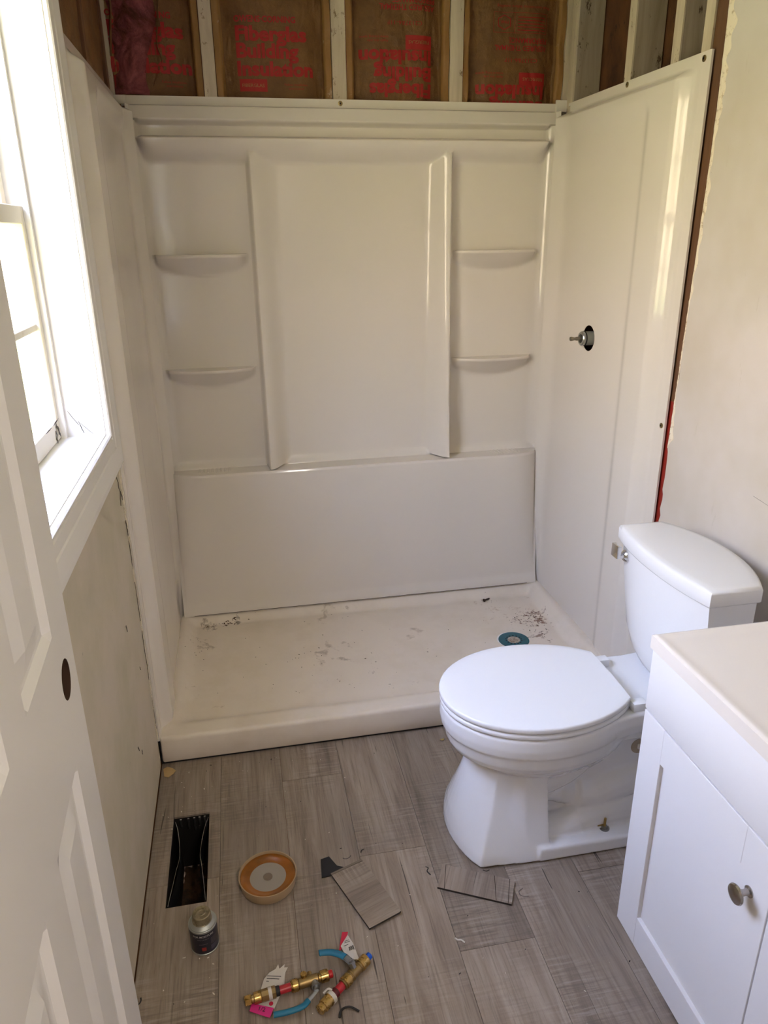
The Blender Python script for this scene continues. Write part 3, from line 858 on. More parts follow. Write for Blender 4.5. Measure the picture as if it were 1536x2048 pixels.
# batt in the left wall above the side panel
def left_batt():
    b = empty('insulation_batt', (-.03, .25, 1.85), 'plain brown kraft insulation in the left wall above the shower side panel', 'insulation')
    def fn(y, z): return (-.012+.010*math.sin(math.pi*min(1, max(0, (y-.075)/.34)))+.004*noise.noise((y*14, z*9, 3)), y, z)
    grid('kraft_facing', linsp(.073, .418, .006), linsp(1.86, CEIL-.01, .008), fn, KRAFT, b, ang=180)
    b2_ = empty('insulation_batt', (-.03, .63, 1.85), 'brown kraft insulation beside the back corner of the left wall, above shower panel', 'insulation')
    def fn2(y, z): return (-.012+.012*math.sin(math.pi*min(1, max(0, (y-.465)/.33)))+.006*noise.noise((y*16, z*9, 8)), y, z)
    grid('kraft_facing', linsp(.463, .797, .006), linsp(1.86, CEIL-.01, .008), fn2, KRAFT, b2_, ang=180)
left_batt()
# cable loop between the right-hand studs
cab = tube('cable', bez([(1.56, .32, 2.30), (1.55, .335, 2.18), (1.548, .325, 2.112), (1.55, .29, 2.098), (1.555, .262, 2.12), (1.56, .255, 2.2), (1.57, .25, 2.3)], 8), .0045, MT('white_cable_jacket', srgb(190, 178, 160), .5))
tag(cab, 'loop of white electrical cable hanging between the right wall studs', 'cable')

# ================================================================== TOILET
CY = -.420
def outline_pts(off=0.0, x_cut=None, n=40, xf=.748, xc=.985, hw=.186, b=.262):
    """egg outline: front ellipse, rear ellipse cut flat at x_cut; starts at near rear corner"""
    a = xc-xf-off; w_ = hw-off; bb = b-off*.5
    pts = []
    tc_ = math.acos(max(-1, min(1, (x_cut-xc)/bb))) if x_cut is not None else 0
    A0, A1 = tc_, 2*math.pi-tc_
    for i in range(n+1):
        t = A0+(A1-A0)*i/n; c, s_ = math.cos(t), math.sin(t)
        x = xc+(bb*c if c > 0 else a*c); pts.append((x, CY-w_*s_))
    if x_cut is None: pts = pts[:-1]
    return pts
def slab(bm, prof, z0, z1, rnd=.004, dome=0):
    """slab with rounded top and bottom edges; prof(off)->pts"""
    st = [(rnd, z0), (rnd*.3, z0+rnd*.3), (0, z0+rnd), (0, z1-rnd), (rnd*.3, z1-rnd*.3), (rnd, z1)]
    rings = [[(x, y, z) for x, y in prof(o)] for o, z in st]
    if dome:
        for k in range(1, 6):
            o = rnd+k*.018; rings.append([(x, y, z1+dome*(1-(1-k/5)**2)) for x, y in prof(o)])
    loft(bm, rings)
def toilet():
    t = empty('toilet', (1.1, CY, 0), 'white two-piece toilet with closed lid, standing beside the vanity, facing the window', 'toilet')
    # --- bowl, pedestal and foot: overlapping solids fused by remesh
    bm = bmesh.new()
    rings = []
    for z, o in ((.392, .010), (.3915, .006), (.388, .003), (.36, .0015), (.338, .004), (.332, .008), (.325, .0095), (.30, .014), (.282, .022), (.276, .030), (.262, .042), (.24, .062), (.215, .086), (.19, .108), (.165, .128), (.14, .145)):
        rings.append([(x+o*.25, y, z) for x, y in outline_pts(o, None, 48)])
    loft(bm, rings)
    # rear deck under the tank
    dk = []
    for z, k in ((.392, .006), (.389, 0), (.36, 0), (.33, .012), (.29, .05)):
        hw = .132-k*.7
        dk.append([(1.10+k*.5, CY-hw*1.18, z), (1.20, CY-hw, z), (1.30, CY-hw*.98, z), (1.44, CY-hw*1.1, z), (1.47-k, CY-hw*.9, z), (1.47-k, CY+hw*.9, z), (1.44, CY+hw*1.1, z), (1.30, CY+hw*.98, z), (1.20, CY+hw, z), (1.10+k*.5, CY+hw*1.18, z)])
    loft(bm, dk)
    # front pedestal block: curved nose, sharp near/far corners, flaring to the floor
    pd = []
    for z, xn, xk, hk, hb in ((0, .772, .814, .146, .156), (.004, .770, .813, .147, .157), (.03, .771, .818, .143, .150), (.07, .778, .830, .130, .138), (.12, .792, .845, .113, .124), (.17, .806, .858, .098, .114), (.22, .820, .868, .088, .104), (.27, .83, .88, .078, .09)):
        row = []
        xb = 1.0
        row.append((xb, CY-hb, z)); row.append((xb-.06, CY-hb, z)); row.append((xk+.05, CY-hk-.003, z)); row.append((xk+.004, CY-hk, z))
        for k in range(1, 12):
            u = -1+2*k/12; row.append((xn+(xk-xn)*u*u, CY+hk*u, z))
        row.append((xk+.004, CY+hk, z)); row.append((xk+.05, CY+hk+.003, z)); row.append((xb-.06, CY+hb, z)); row.append((xb, CY+hb, z))
        pd.append(row)
    loft(bm, pd)
    # long foot plate with a raised kerb
    fp = []
    for z, k in ((0, 0), (.035, .002), (.040, .006)):
        fp.append([(.97, CY-.158+k, z), (1.22, CY-.160+k, z), (1.40, CY-.140+k, z), (1.44-k, CY-.09, z), (1.44-k, CY+.09, z), (1.40, CY+.140-k, z), (1.22, CY+.160-k, z), (.97, CY+.158-k, z)])
    loft(bm, fp)
    for s in (-1, 1):
        add_tube(bm, bez([(.99, CY+s*.085, .035), (1.06, CY+s*.085, .04), (1.10, CY+s*.080, .052), (1.14, CY+s*.076, .058), (1.25, CY+s*.070, .062), (1.42, CY+s*.064, .062)], 6), [.040]*12+[.044]*19, 16)
    # central web and rear riser carrying the deck
    add_box(bm, (.98, CY-.060, .05), (1.44, CY+.060, .37), .015, 2)
    # trapway: arching tube visible in the side recess
    for s in (-1, 1):
        yy = CY+s*.048
        add_tube(bm, bez([(1.00, yy, .13), (1.05, yy, .125), (1.10, yy, .108), (1.15, yy, .100), (1.21, yy, .122), (1.30, yy, .142), (1.42, yy, .140)], 6), [.030]*6+[.034]*6+[.050]*25, 16)
        add_tube(bm, bez([(1.00, yy, .17), (1.07, yy, .20), (1.13, yy, .26), (1.19, yy, .33)], 6), [.045]*19, 16)
    bmesh.ops.recalc_face_normals(bm, faces=bm.faces[:])
    me = bpy.data.meshes.new('bowl'); bm.to_mesh(me); bm.free()
    tmp = bpy.data.objects.new('bowl', me); COL.objects.link(tmp)
    md = tmp.modifiers.new('r', 'REMESH'); md.mode = 'VOXEL'; md.voxel_size = .0038; md.use_smooth_shade = True
    sm = tmp.modifiers.new('s', 'SMOOTH'); sm.factor = .5; sm.iterations = 5
    dg = bpy.context.evaluated_depsgraph_get(); me2 = bpy.data.meshes.new_from_object(tmp.evaluated_get(dg))
    bpy.data.objects.remove(tmp); me2.name = 'bowl'
    zmin = min(v_.co.z for v_ in me2.vertices)
    for v_ in me2.vertices:
        if v_.co.z < .012: v_.co.z = max(.0005, (v_.co.z-zmin)*.012/(.012-zmin))
    put(me2, 'bowl', PORC, t, True)
    # seat ring and lid
    bm = bmesh.new(); slab(bm, lambda o: outline_pts(o+.0015, 1.196), .3945, .409, .005)
    bm_obj('seat', bm, SEATM, t, ang=60)
    bm = bmesh.new(); slab(bm, lambda o: outline_pts(o, 1.197), .4125, .4275, .004, .0025)
    bm_obj('lid', bm, SEATM, t, ang=60)
    bm = bmesh.new(); slab(bm, lambda o: outline_pts(o+.010, 1.194), .408, .4135, .001)
    bm_obj('lid_bumpers', bm, MT('seat_gap_plastic', srgb(190, 190, 195), .5), t)
    for y in (-.530, -.330):
        hg = box('hinge', (1.200, y-.013, .392), (1.238, y+.013, .415), SEATM, t, .003, 2)
    box('hinge_bar', (1.192, -.525, .396), (1.208, -.335, .410), SEATM, t, .003, 2)
    # --- tank
    def tank_sec(k, w2, xf_mid, xf_end, xb_mid, xb_end, z):
        row = []; n = 16
        for i in range(n+1):
            u = -1+2*i/n; row.append((xf_mid+(xf_end-xf_mid)*abs(u)**2.2, CY+w2*u, z))
        for i in range(n+1):
            u = 1-2*i/n; row.append((xb_mid+(xb_end-xb_mid)*abs(u)**2.2, CY+w2*u, z))
        return row
    bm = bmesh.new(); rings = []
    for z, w2, a, b_, c, d in ((.393, .095, 1.345, 1.365, 1.45, 1.43), (.398, .125, 1.328, 1.355, 1.455, 1.435), (.41, .150, 1.314, 1.348, 1.46, 1.435), (.435, .170, 1.303, 1.342, 1.465, 1.435), (.47, .180, 1.297, 1.334, 1.468, 1.435), (.56, .187, 1.292, 1.324, 1.470, 1.432), (.713, .196, 1.286, 1.306, 1.474, 1.425)):
        rings.append(tank_sec(0, w2, a, b_, c, d, z))
    loft(bm, rings); bm_obj('tank', bm, PORC, t, ang=50)
    bm = bmesh.new(); rings = []
    for z, o in ((.708, .006), (.710, .002), (.714, 0), (.742, 0), (.748, .002), (.751, .007), (.7525, .02)):
        rings.append(tank_sec(0, .207-o, 1.273+o, 1.298+o, 1.484-o, 1.426-o, z))
    loft(bm, rings); bm_obj('tank_lid', bm, PORC, t, ang=50)
    # flush lever on the far front of the tank
    lv = empty('flush_lever', (1.296, -.262, .680)); lv.parent = t; lv.matrix_parent_inverse = t.matrix_world.inverted()
    lathe('escutcheon', (1.300, -.264, .680), (-1, 0, 0), [(0, .016), (.006, .016), (.010, .013), (.013, .007), (.026, .006), (.027, .004)], CHROME, lv, 24)
    box('lever_arm', (1.268, -.270, .674), (1.280, -.236, .710), CHROME, lv, .002, 2)
    # floor bolt with ragged wax round it
    bt = empty('closet_bolt', (1.160, CY-.118, .04)); bt.parent = t; bt.matrix_parent_inverse = t.matrix_world.inverted()
    BR = MT('tarnished_brass', (.42, .28, .10, 1), .35, 1)
    lathe('washer', (1.160, CY-.122, .040), (0, 0, 1), [(0, .013), (.002, .013), (.002, .005)], STEEL, bt, 20)
    lathe('nut', (1.160, CY-.122, .042), (0, 0, 1), [(0, .008), (.006, .008)], STEEL, bt, 6)
    lathe('stud_bolt', (1.160, CY-.122, .042), (0, 0, 1), [(0, .0032), (.030, .0032)], BR, bt, 10)
    box('bent_clip', (1.142, CY-.120, .047), (1.162, CY-.108, .050), BR, bt)
    # discharge hole with paper, seen in the side recess
    lathe('outlet_hole', (1.268, CY-.0605, .235), (0, -1, 0), [(0, .022), (.0012, .022), (.0016, .018)], MT('raw_clay', srgb(176, 160, 138), .8), t, 24)
    bm = bmesh.new(); r = random.Random(4)
    for k in range(6): add_box(bm, (1.262+k*.004, CY-.068-.004*r.random(), .228+.012*r.random()), (1.270+k*.004, CY-.062, .240+.012*r.random()), .002, 1)
    bm_obj('paper_wad', bm, WHITE, t)
toilet()

# ================================================================== VANITY
VX, VY, VL = 1.0835, -.762, .806
def vanity():
    vt = empty('vanity_cabinet', (1.3, VY-VL/2, 0), 'white shaker vanity cabinet with pull knob, right of the toilet', 'cabinet')
    yb = VY-VL
    bm = bmesh.new()
    add_box(bm, (VX+.020, VY-.016, .001), (1.522, VY, .716), .001, 1); add_box(bm, (VX+.020, yb, .001), (1.522, yb+.016, .716), .001, 1)
    add_box(bm, (VX+.020, yb+.0162, .05), (1.505, VY-.0162, .066)); add_box(bm, (1.506, yb+.0162, .001), (1.522, VY-.0162, .716))
    add_box(bm, (VX+.020, yb+.0162, .001), (VX+.034, VY-.0162, .05)); add_box(bm, (VX+.020, yb+.0162, .566), (VX+.034, VY-.0162, .59))
    bm_obj('carcass', bm, CAB, vt)
    box('apron_panel', (VX, yb, .580), (VX+.0195, VY, .716), CAB, vt, .002, 2)
    def door(ya, yz):            # ya > yz
        d = empty('door', (VX, (ya+yz)/2, 0)); d.parent = vt; d.matrix_parent_inverse = vt.matrix_world.inverted()
        st, ra = .074, .080; z0, z1 = .003, .5765
        box('stile', (VX, ya-st, z0), (VX+.019, ya, z1), CAB, d, .0008, 1); box('stile', (VX, yz, z0), (VX+.019, yz+st, z1), CAB, d, .0008, 1)
        box('rail', (VX, yz+st+.0002, z1-ra), (VX+.019, ya-st-.0002, z1), CAB, d, .0008, 1); box('rail', (VX, yz+st+.0002, z0), (VX+.019, ya-st-.0002, z0+ra), CAB, d, .0008, 1)
        box('panel', (VX+.009, yz+st-.004, z0+ra-.004), (VX+.015, ya-st+.004, z1-ra+.004), CAB, d)
        return d
    ym = VY-VL/2
    d1 = door(VY-.001, ym+.0015); d2 = door(ym-.0015, yb+.001)
    for d, y in ((d1, ym+.045), (d2, ym-.075)):
        k = lathe('knob', (VX, y, .467), (-1, 0, 0), [(0, .010), (.002, .010), (.004, .0065), (.009, .0052), (.016, .006), (.020, .010), (.0225, .0165), (.025, .0178), (.028, .0165), (.0305, .010), (.0315, .003)], NICKEL, d, 32)
        k.scale = (1, 1, 1)
    # one-piece top with basin
    tp = empty('countertop', (1.3, VY-VL/2, .718), 'white moulded vanity countertop with integral basin on the white cabinet', 'countertop')
    X0, X1, Y0, Y1, ZT_ = 1.081, 1.5245, yb-.006, VY+.006, .7465
    bc = (1.300, ym); 
    def h(x, y):
        e = min(x-X0, y-Y0, Y1-y); z = ZT_+.0025*(1-S((e-.006)/.018))      # raised drip edge
        e2 = min(e, X1-x+.01); z -= .004*(1-S(e2/.006)) if e2 < .006 else 0
        u = math.hypot((x-bc[0])/.150, (y-bc[1])/.235)
        if u < 1: z -= .105*S((1-u)/.75)
        return z
    grid('top_surface', linsp(X0, X1, .008, [X0+.002, X0+.004]), linsp(Y0, Y1, .009, [Y1-.002, Y1-.004]), lambda x, y: (x, y, h(x, y)), CTOP, tp, ang=60)
    bm = bmesh.new()
    for a, b in (((X0, Y0), (X0, Y1)), ((X0, Y1), (X1, Y1)), ((X0, Y0), (X1, Y0)), ((X1, Y0), (X1, Y1))):
        q = [bm.verts.new((a[0], a[1], .7175)), bm.verts.new((b[0], b[1], .7175)), bm.verts.new((b[0], b[1], ZT_-.0012)), bm.verts.new((a[0], a[1], ZT_-.0012))]
        bm.faces.new(q)
    bmesh.ops.remove_doubles(bm, verts=bm.verts[:], dist=.0001)
    bm_obj('edge_band', bm, CTOP, tp)
    lathe('basin_drain', (bc[0], bc[1], h(*bc)-.0), (0, 0, 1), [(0, .022), (.002, .021), (.0025, .015)], CHROME, tp, 24)
vanity()

# ================================================================== ENTRY DOOR (open, folded back along the left wall)
def entry_door():
    ang = math.radians(3.2)
    R_ = Matrix.Translation((.066, -.952, 0)) @ Matrix.Rotation(-ang*-1, 4, 'Z')
    # local: +x = outwards face normal at 0, y from 0 (free edge) to -DW (hinge), z up
    DW, DH, TH = .610, 2.02, .035
    dr = empty('door_1', (.066, -.952, .012), kind='structure')
    cols = [(-.100, -.265), (-.345, -.510)]; rows = [(.235, .845), (1.035, 1.62), (1.70, 1.90)]
    def hf(y, z):
        d = 0
        for (a, b) in cols:
            for (c, e) in rows:
                if b < y < a and c < z < e:
                    m = min(a-y, y-b, z-c, e-z)
                    if m < .010: d = -.0085*(m/.010)
                    elif m < .016: d = -.0085
                    elif m < .050: d = -.0085+.0075*(m-.016)/.034
                    else: d = -.001
        return d
    ysx = []; zsx = []
    for a, b in cols:
        for e in (0, .010, .016, .050): ysx += [a-e, b+e]
    for c, e in rows:
        for q in (0, .010, .016, .050): zsx += [c+q, e-q]
    KB = (-.068, .955, .027)
    ys = sorted(set(linsp(-DW, 0, .06, ysx)+around(KB[0], .064, 20))); zs = sorted(set(linsp(.012, DH, .08, zsx)+around(KB[1], .064, 20)))
    f = grid('door_face', ys, zs, lambda y, z: (hf(y, z), y, z), WHITE, dr, ang=8, hole=KB)
    g2 = grid('door_back', linsp(-DW, 0, .06, ysx), linsp(.012, DH, .08, zsx), lambda y, z: (-TH-hf(y, z), y, z), WHITE, dr, ang=8)
    bm = bmesh.new()
    for a, b in (((0, 0), (-TH, 0)), ((0, -DW), (-TH, -DW))):
        bm.faces.new([bm.verts.new((a[0], a[1], .012)), bm.verts.new((b[0], b[1], .012)), bm.verts.new((b[0], b[1], DH)), bm.verts.new((a[0], a[1], DH))])
    for z in (.012, DH): bm.faces.new([bm.verts.new((0, 0, z)), bm.verts.new((-TH, 0, z)), bm.verts.new((-TH, -DW, z)), bm.verts.new((0, -DW, z))])
    e_ = bm_obj('door_edges', bm, WHITE, dr)
    kb = lathe('knob_bore', (.0003, KB[0], KB[1]), (-1, 0, 0), [(0, .0272), (.034, .0272), (.034, .001)], MT('raw_door_core', srgb(66, 44, 30), .9), dr, 32)
    # open the front cap of the bore so one looks in
    bm = bmesh.new(); bm.from_mesh(kb.data)
    fs = [q for q in bm.faces if len(q.verts) == 32 and sum(v_.co.x for v_ in q.verts)/32 > -.001]
    bmesh.ops.delete(bm, geom=fs, context='FACES'); bmesh.ops.reverse_faces(bm, faces=bm.faces[:]); bm.to_mesh(kb.data); bm.free()
    lt = lathe('latch_bolt', (-.018, KB[0]+.026, KB[1]), (0, -1, 0), [(0, .009), (.022, .009), (.022, .006), (.034, .006)], CHROME, dr, 16)
    for o in (f, g2, e_, kb, lt): o.matrix_parent_inverse = Matrix.Identity(4)
    for o in (f, g2, e_, kb, lt): o.location.z = -.012
    dr.rotation_euler = (0, 0, ang)
    return dr
entry_door()

# ================================================================== FLOOR REGISTER HOLE
def duct():
    x0, x1, y0, y1 = HOLE; zb = -.17
    RUST = speckled('rusty_duct_metal', srgb(74, 50, 30), srgb(36, 24, 16), .7, 0, 24, .45, .6, .9)
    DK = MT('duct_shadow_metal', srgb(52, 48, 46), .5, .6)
    d = empty('floor_duct', ((x0+x1)/2, (y0+y1)/2, zb), 'open rectangular floor vent cut-out with bare metal duct, beside the left wall', 'floor vent')
    bm = bmesh.new()
    def wall(a, b):
        bm.faces.new([bm.verts.new((a[0], a[1], -.004)), bm.verts.new((b[0], b[1], -.004)), bm.verts.new((b[2], b[3], zb)), bm.verts.new((a[2], a[3], zb))])
    i = .012
    A = (x0-.001, y0-.001, x0+i, y0+.0); B = (x1+.001, y0-.001, x1-i, y0+.0); C_ = (x1+.001, y1+.001, x1-i, y1-.01); D = (x0-.001, y1+.001, x0+i, y1-.01)
    for p, q in ((A, B), (B, C_), (C_, D), (D, A)): wall(p, q)
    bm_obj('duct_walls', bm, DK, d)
    grid('duct_bottom', linsp(x0, x1, .006), linsp(y0, y1, .008), lambda x, y: (x, y, zb+.03*(1-S((y-y0)/.22))+.003*noise.noise((x*60, y*60, 0))), RUST, d, ang=180)
    BR_ = MT('duct_lip_steel', (.5, .5, .52, 1), .35, 1)
    # bowed sheet-metal lips along both sides and bent tabs at the far end
    for s in (-1, 1):
        xe = x0+.004 if s < 0 else x1-.004
        tube('duct_lip', bez([(xe, y1-.01, -.008), (xe-s*.010, y1-.05, -.010), (xe-s*.018, (y0+y1)/2+.02, -.012), (xe-s*.012, y0+.12, -.012), (xe-s*.004, y0+.05, -.010), (xe, y0+.012, -.008)], 6), .0009, BR_, d, 6)
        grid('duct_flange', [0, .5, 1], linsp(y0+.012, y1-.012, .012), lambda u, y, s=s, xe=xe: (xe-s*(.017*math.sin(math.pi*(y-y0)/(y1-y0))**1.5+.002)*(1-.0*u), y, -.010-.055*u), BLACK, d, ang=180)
    for k, x in enumerate((x0+.016, x0+.036, x0+.052, x0+.066, x0+.080)):
        box('bent_tab', (x, y1-.010, -.03-.008*(k % 3)), (x+.005, y1-.006, -.004), BR_, d)
duct()

# ================================================================== SMALL THINGS ON THE FLOOR
def wax_ring():
    cx, cy = .294, -.500
    t = empty('wax_ring_tray', (cx, cy, 0), 'round tray of amber wax with pale centre disc, on the floor beside the vent', 'wax ring')
    TR = MT('tray_plastic', srgb(172, 146, 112), .35)
    lathe('tray', (cx, cy, .0005), (0, 0, 1), [(0, .064), (.003, .0665), (.012, .067), (.029, .0705), (.031, .0705), (.031, .0680), (.026, .0670), (.008, .064), (.008, .0112), (.0, .0108)], TR, t, 64, 40)
    WX = MT('amber_wax', srgb(190, 110, 22), .28); WX.b.inputs['Subsurface Weight'].default_value = .15; WX.b.inputs['Subsurface Radius'].default_value = (.02, .01, .004)
    v = WX.coord(); WX.setcol(WX.mix(WX.ramp(WX.noise(v, 18, 3), ((.4, 0.0), (.65, 1.0))), srgb(150, 88, 24), srgb(118, 68, 16)))
    lathe('wax', (cx, cy, .006), (0, 0, 1), [(0, .0655), (.0195, .0668), (.0205, .064), (.018, .056), (.0150, .050), (.0140, .044), (0, .042)], WX, t, 64, 60)
    DS = MT('frosted_disc', srgb(152, 143, 132), .3)
    lathe('centre_disc', (cx, cy, .010), (0, 0, 1), [(0, .0472), (.0085, .0472), (.0095, .046), (.0090, .0135), (.0095, .0118), (0, .0112)], DS, t, 64, 40)
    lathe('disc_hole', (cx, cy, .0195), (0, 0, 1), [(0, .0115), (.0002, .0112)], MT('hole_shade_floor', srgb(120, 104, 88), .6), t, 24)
wax_ring()
def can():
    cx, cy = .146, -.640
    t = empty('cement_can', (cx, cy, 0), 'small dark can with metal screw cap, at the near end of the vent hole', 'can')
    STL = MT('dull_tin', (.40, .41, .38, 1), .45, .8)
    lathe('can_body', (cx, cy, .0005), (0, 0, 1), [(0, .029), (.001, .0305), (.002, .0312), (.004, .0312), (.005, .0300), (.066, .0300), (.067, .0312), (.069, .0312), (.070, .0302), (.0695, .028), (.074, .0225), (.076, .021)], STL, t, 48, 40)
    LB = MT('navy_label', srgb(28, 27, 40), .35)
    lathe('label', (cx, cy, .0065), (0, 0, 1), [(0, .0304), (.057, .0304)], LB, t, 48)
    CP = speckled('tarnished_cap', srgb(150, 138, 112), srgb(96, 84, 62), .4, 0, 80, .5, .65, .7); CP.b.inputs['Metallic'].default_value = .6
    cp = lathe('cap', (cx, cy, .074), (0, 0, 1), [(0, .0198), (.001, .0212), (.003, .0215), (.004, .0205), (.018, .0205), (.021, .0195), (.022, .018), (.0212, .0165), (.0212, .009), (.0225, .0078), (.0225, .0066), (.0212, .0055)], CP, t, 40, 35)
    def wrap(a0, z, r=.0309):
        def pl(u, v):
            a = math.radians(a0)+u/r; return (cx+r*math.cos(a), cy+r*math.sin(a), z+v)
        return pl
    WT = MT('label_white', srgb(196, 190, 186), .5)
    text_mesh('label_lettering', 'FOR MOISTURE', WT, t, wrap(-130, .0548), .0075, .01, False, .047)
    text_mesh('label_lettering', 'PIPE CEMENT', MT('label_grey', srgb(120, 118, 122), .5), t, wrap(-112, .047), .004, .0, False, .026)
    # small red badge and grey text block
    RD = MT('label_red', srgb(140, 40, 34), .5); GRY = MT('label_text_grey', srgb(96, 88, 88), .5)
    def patch_(a0, a1, z0, z1, m, nm):
        n = 8; V = []; F = []
        for i in range(n+1):
            a = math.radians(a0+(a1-a0)*i/n)
            for z in (z0, z1): V.append((cx+.0308*math.cos(a), cy+.0308*math.sin(a), z))
        for i in range(n): F.append((2*i, 2*i+2, 2*i+3, 2*i+1))
        raw(nm, V, F, m, t)
    patch_(-98, -80, .016, .026, RD, 'label_badge')
    for k in range(5): patch_(-58, -26, .030+k*.0035, .0315+k*.0035, GRY, 'label_text_block')
    patch_(-60, -20, .013, .026, MT('label_slate', srgb(70, 68, 82), .5), 'label_panel')
    patch_(-108, -72, .034, .0355, GRY, 'label_text_block')
can()

BRS = MT('brass', (.50, .32, .11, 1), .30, 1)
v = BRS.coord(); BRS.l(BRS.ramp(BRS.noise(v, 120, 5), ((.4, .22), (.7, .5))), BRS.b.inputs['Roughness'])
BRD = MT('dull_brass', (.34, .23, .10, 1), .42, 1)
PEX = MT('red_pex', srgb(176, 34, 44), .35)
BLUEV = MT('blue_vinyl_grip', srgb(22, 110, 142), .45)
TAGW = MT('white_card_tag', srgb(206, 198, 188), .7); PKT = MT('magenta_tag', srgb(206, 40, 122), .6); RDT = MT('red_tag', srgb(190, 28, 56), .6)
TXT = MT('black_print', srgb(40, 36, 36), .6)
def curl_tag(name, pts, mat, parent, z=None, lift=.0008):
    bm = bmesh.new(); top = [bm.verts.new(p) for p in pts]; bot = [bm.verts.new((p[0], p[1], p[2]-lift)) for p in pts]; n = len(pts)
    bm.faces.new(top); bm.faces.new(bot[::-1])
    for i in range(n): bm.faces.new((top[i], top[(i+1) % n], bot[(i+1) % n], bot[i]))
    return bm_obj(name, bm, mat, parent)
def valve_body(p0, p1, parent, spec):
    p0, p1 = Vector(p0), Vector(p1); L = (p1-p0).length; ax = (p1-p0)/L
    for nm, a, b, r, m, seg in spec:
        prof = [(a*L, r-.0012), (a*L+.0012, r), (b*L-.0012, r), (b*L, r-.0012)]
        lathe(nm, p0, ax, prof, m, parent, seg, 30)
    return p0, ax, L
def valves():
    z = .0132
    a = empty('ball_valve', (.324, -.79, 0), 'brass ball valve with red end cap and magenta tag, lying left of its twin', 'valve')
    spec = [('end_nut', 0, .075, .0105, BRS, 6), ('neck', .07, .105, .0085, BRD, 20), ('collar', .10, .185, .0118, BRS, 24), ('hex_body', .18, .345, .0122, BRD, 8), ('neck', .34, .39, .0098, BLACK, 20),
            ('red_pipe', .385, .52, .0085, PEX, 24), ('collar', .515, .53, .0120, BRS, 24), ('collar', .53, .60, .0128, BRS, 24), ('collar', .60, .615, .0115, BRD, 24), ('body', .61, .83, .0105, BRD, 20), ('neck', .83, .86, .009, BRS, 20), ('collar', .855, .95, .0125, BRS, 24), ('end_cap', .945, 1.0, .0078, MT('red_cap', srgb(186, 26, 28), .45), 20)]
    p0, ax, L = valve_body((.231, -.803, z), (.417, -.778, z), a, spec)
    lathe('white_band', p0, ax, [(.262*L, .0128), (.30*L, .0128)], TAGW, a, 12)
    side = Vector((ax.y, -ax.x, 0))
    lathe('plug', p0+ax*L*.675-side*.006+Vector((0, 0, .004)), (Vector((0, 0, 1))+side*-.2), [(0, .0068), (.012, .0068), (.013, .0055)], BRS, a, 20)
    lathe('drain_nub', p0+ax*L*.745, -side, [(0, .006), (.018, .006), (.019, .004)], BRD, a, 8)
    q = p0+ax*L*.78
    lathe('stem', q, side+Vector((0, 0, .15)), [(0, .0075), (.014, .0075), (.015, .0095), (.020, .0095), (.021, .006), (.028, .006), (.028, .0045)], STEEL, a, 12)
    e = q+side*.026+Vector((0, 0, .003))
    lv = tube('lever', bez([e+Vector((.002, 0, 0)), (.362, -.826, .014), (.355, -.832, .013)], 4), .0045, STEEL, a, 8, .5)
    tube('lever_grip', bez([(.361, -.827, .0135), (.347, -.837, .0125), (.318, -.8415, .0115), (.288, -.8415, .011)], 6), .0062, BLUEV, a, 12, .75)
    wt = curl_tag('white_tag', [(.298, -.742, .012), (.304, -.735, .016), (.306, -.744, .013), (.318, -.737, .015), (.316, -.744, .014), (.324, -.745, .014), (.318, -.754, .012), (.313, -.778, .004), (.300, -.803, .003), (.290, -.823, .003), (.256, -.806, .003), (.263, -.779, .004), (.272, -.757, .008), (.284, -.747, .011)], TAGW, a)
    for k in range(4):
        y = -.756-k*.004; x0 = .279-k*.0012
        bm = bmesh.new(); t = bmesh.new(); add_box(t, (0, 0, 0), (.030-k*.003, .0013, .0003)); join(bm, t, Matrix.Translation((x0, y, .0132-k*.0024)) @ Matrix.Rotation(-.25, 4, 'Z'))
        bm_obj('tag_print', bm, TXT, wt)
    lathe('tag_emblem', (.284, -.811, .0032), (0, 0, 1), [(0, .0045), (.0004, .0045), (.0004, .0028), (.0002, .0028)], RDT, wt, 20)
    pk = curl_tag('magenta_tag', [(.244, -.804, .006), (.289, -.823, .006), (.280, -.842, .006), (.272, -.838, .006), (.240, -.820, .006)], PKT, a)
    text_mesh('tag_lettering', '1/2', TXT, pk, lambda u, v_: (.258+u*.9-v_*-.3, -.8225-u*.4+v_*.9, .0066), .013, .01, False)
    b = empty('ball_valve', (.44, -.80, 0), 'brass ball valve with blue end cap, lying diagonally with its blue lever turned up-left', 'valve')
    spec = [('end_collar', 0, .075, .0105, BRS, 24), ('collar', .07, .22, .0128, BRS, 24), ('neck', .21, .33, .0105, MT('dark_red_ring', srgb(90, 22, 26), .4), 20), ('red_pipe', .32, .445, .0088, PEX, 24), ('collar', .44, .47, .0120, BRD, 24), ('collar', .47, .575, .0130, BRS, 24), ('body', .57, .80, .0110, BRD, 20), ('body_ring', .60, .63, .0122, BRD, 20), ('body_ring', .755, .785, .0122, BRD, 20), ('collar', .79, .925, .0130, BRS, 24), ('end_cap', .92, 1.0, .0075, MT('blue_cap', srgb(16, 84, 190), .4), 20)]
    p0, ax, L = valve_body((.380, -.853, z), (.503, -.752, z), b, spec)
    side = Vector((-ax.y, ax.x, 0))
    q = p0+ax*L*.69
    lathe('stem', q, side*.6+Vector((0, 0, 1)), [(0, .0075), (.016, .0075), (.017, .009), (.022, .009), (.022, .005), (.026, .005)], STEEL, b, 6)
    lathe('bonnet_tie', p0, ax, [(.20*L, .0134), (.255*L, .0134)], TAGW, b, 12)
    tube('tie_tail', bez([(.392, -.826, .024), (.402, -.822, .029), (.410, -.824, .026)], 5), .002, TAGW, b, 8)
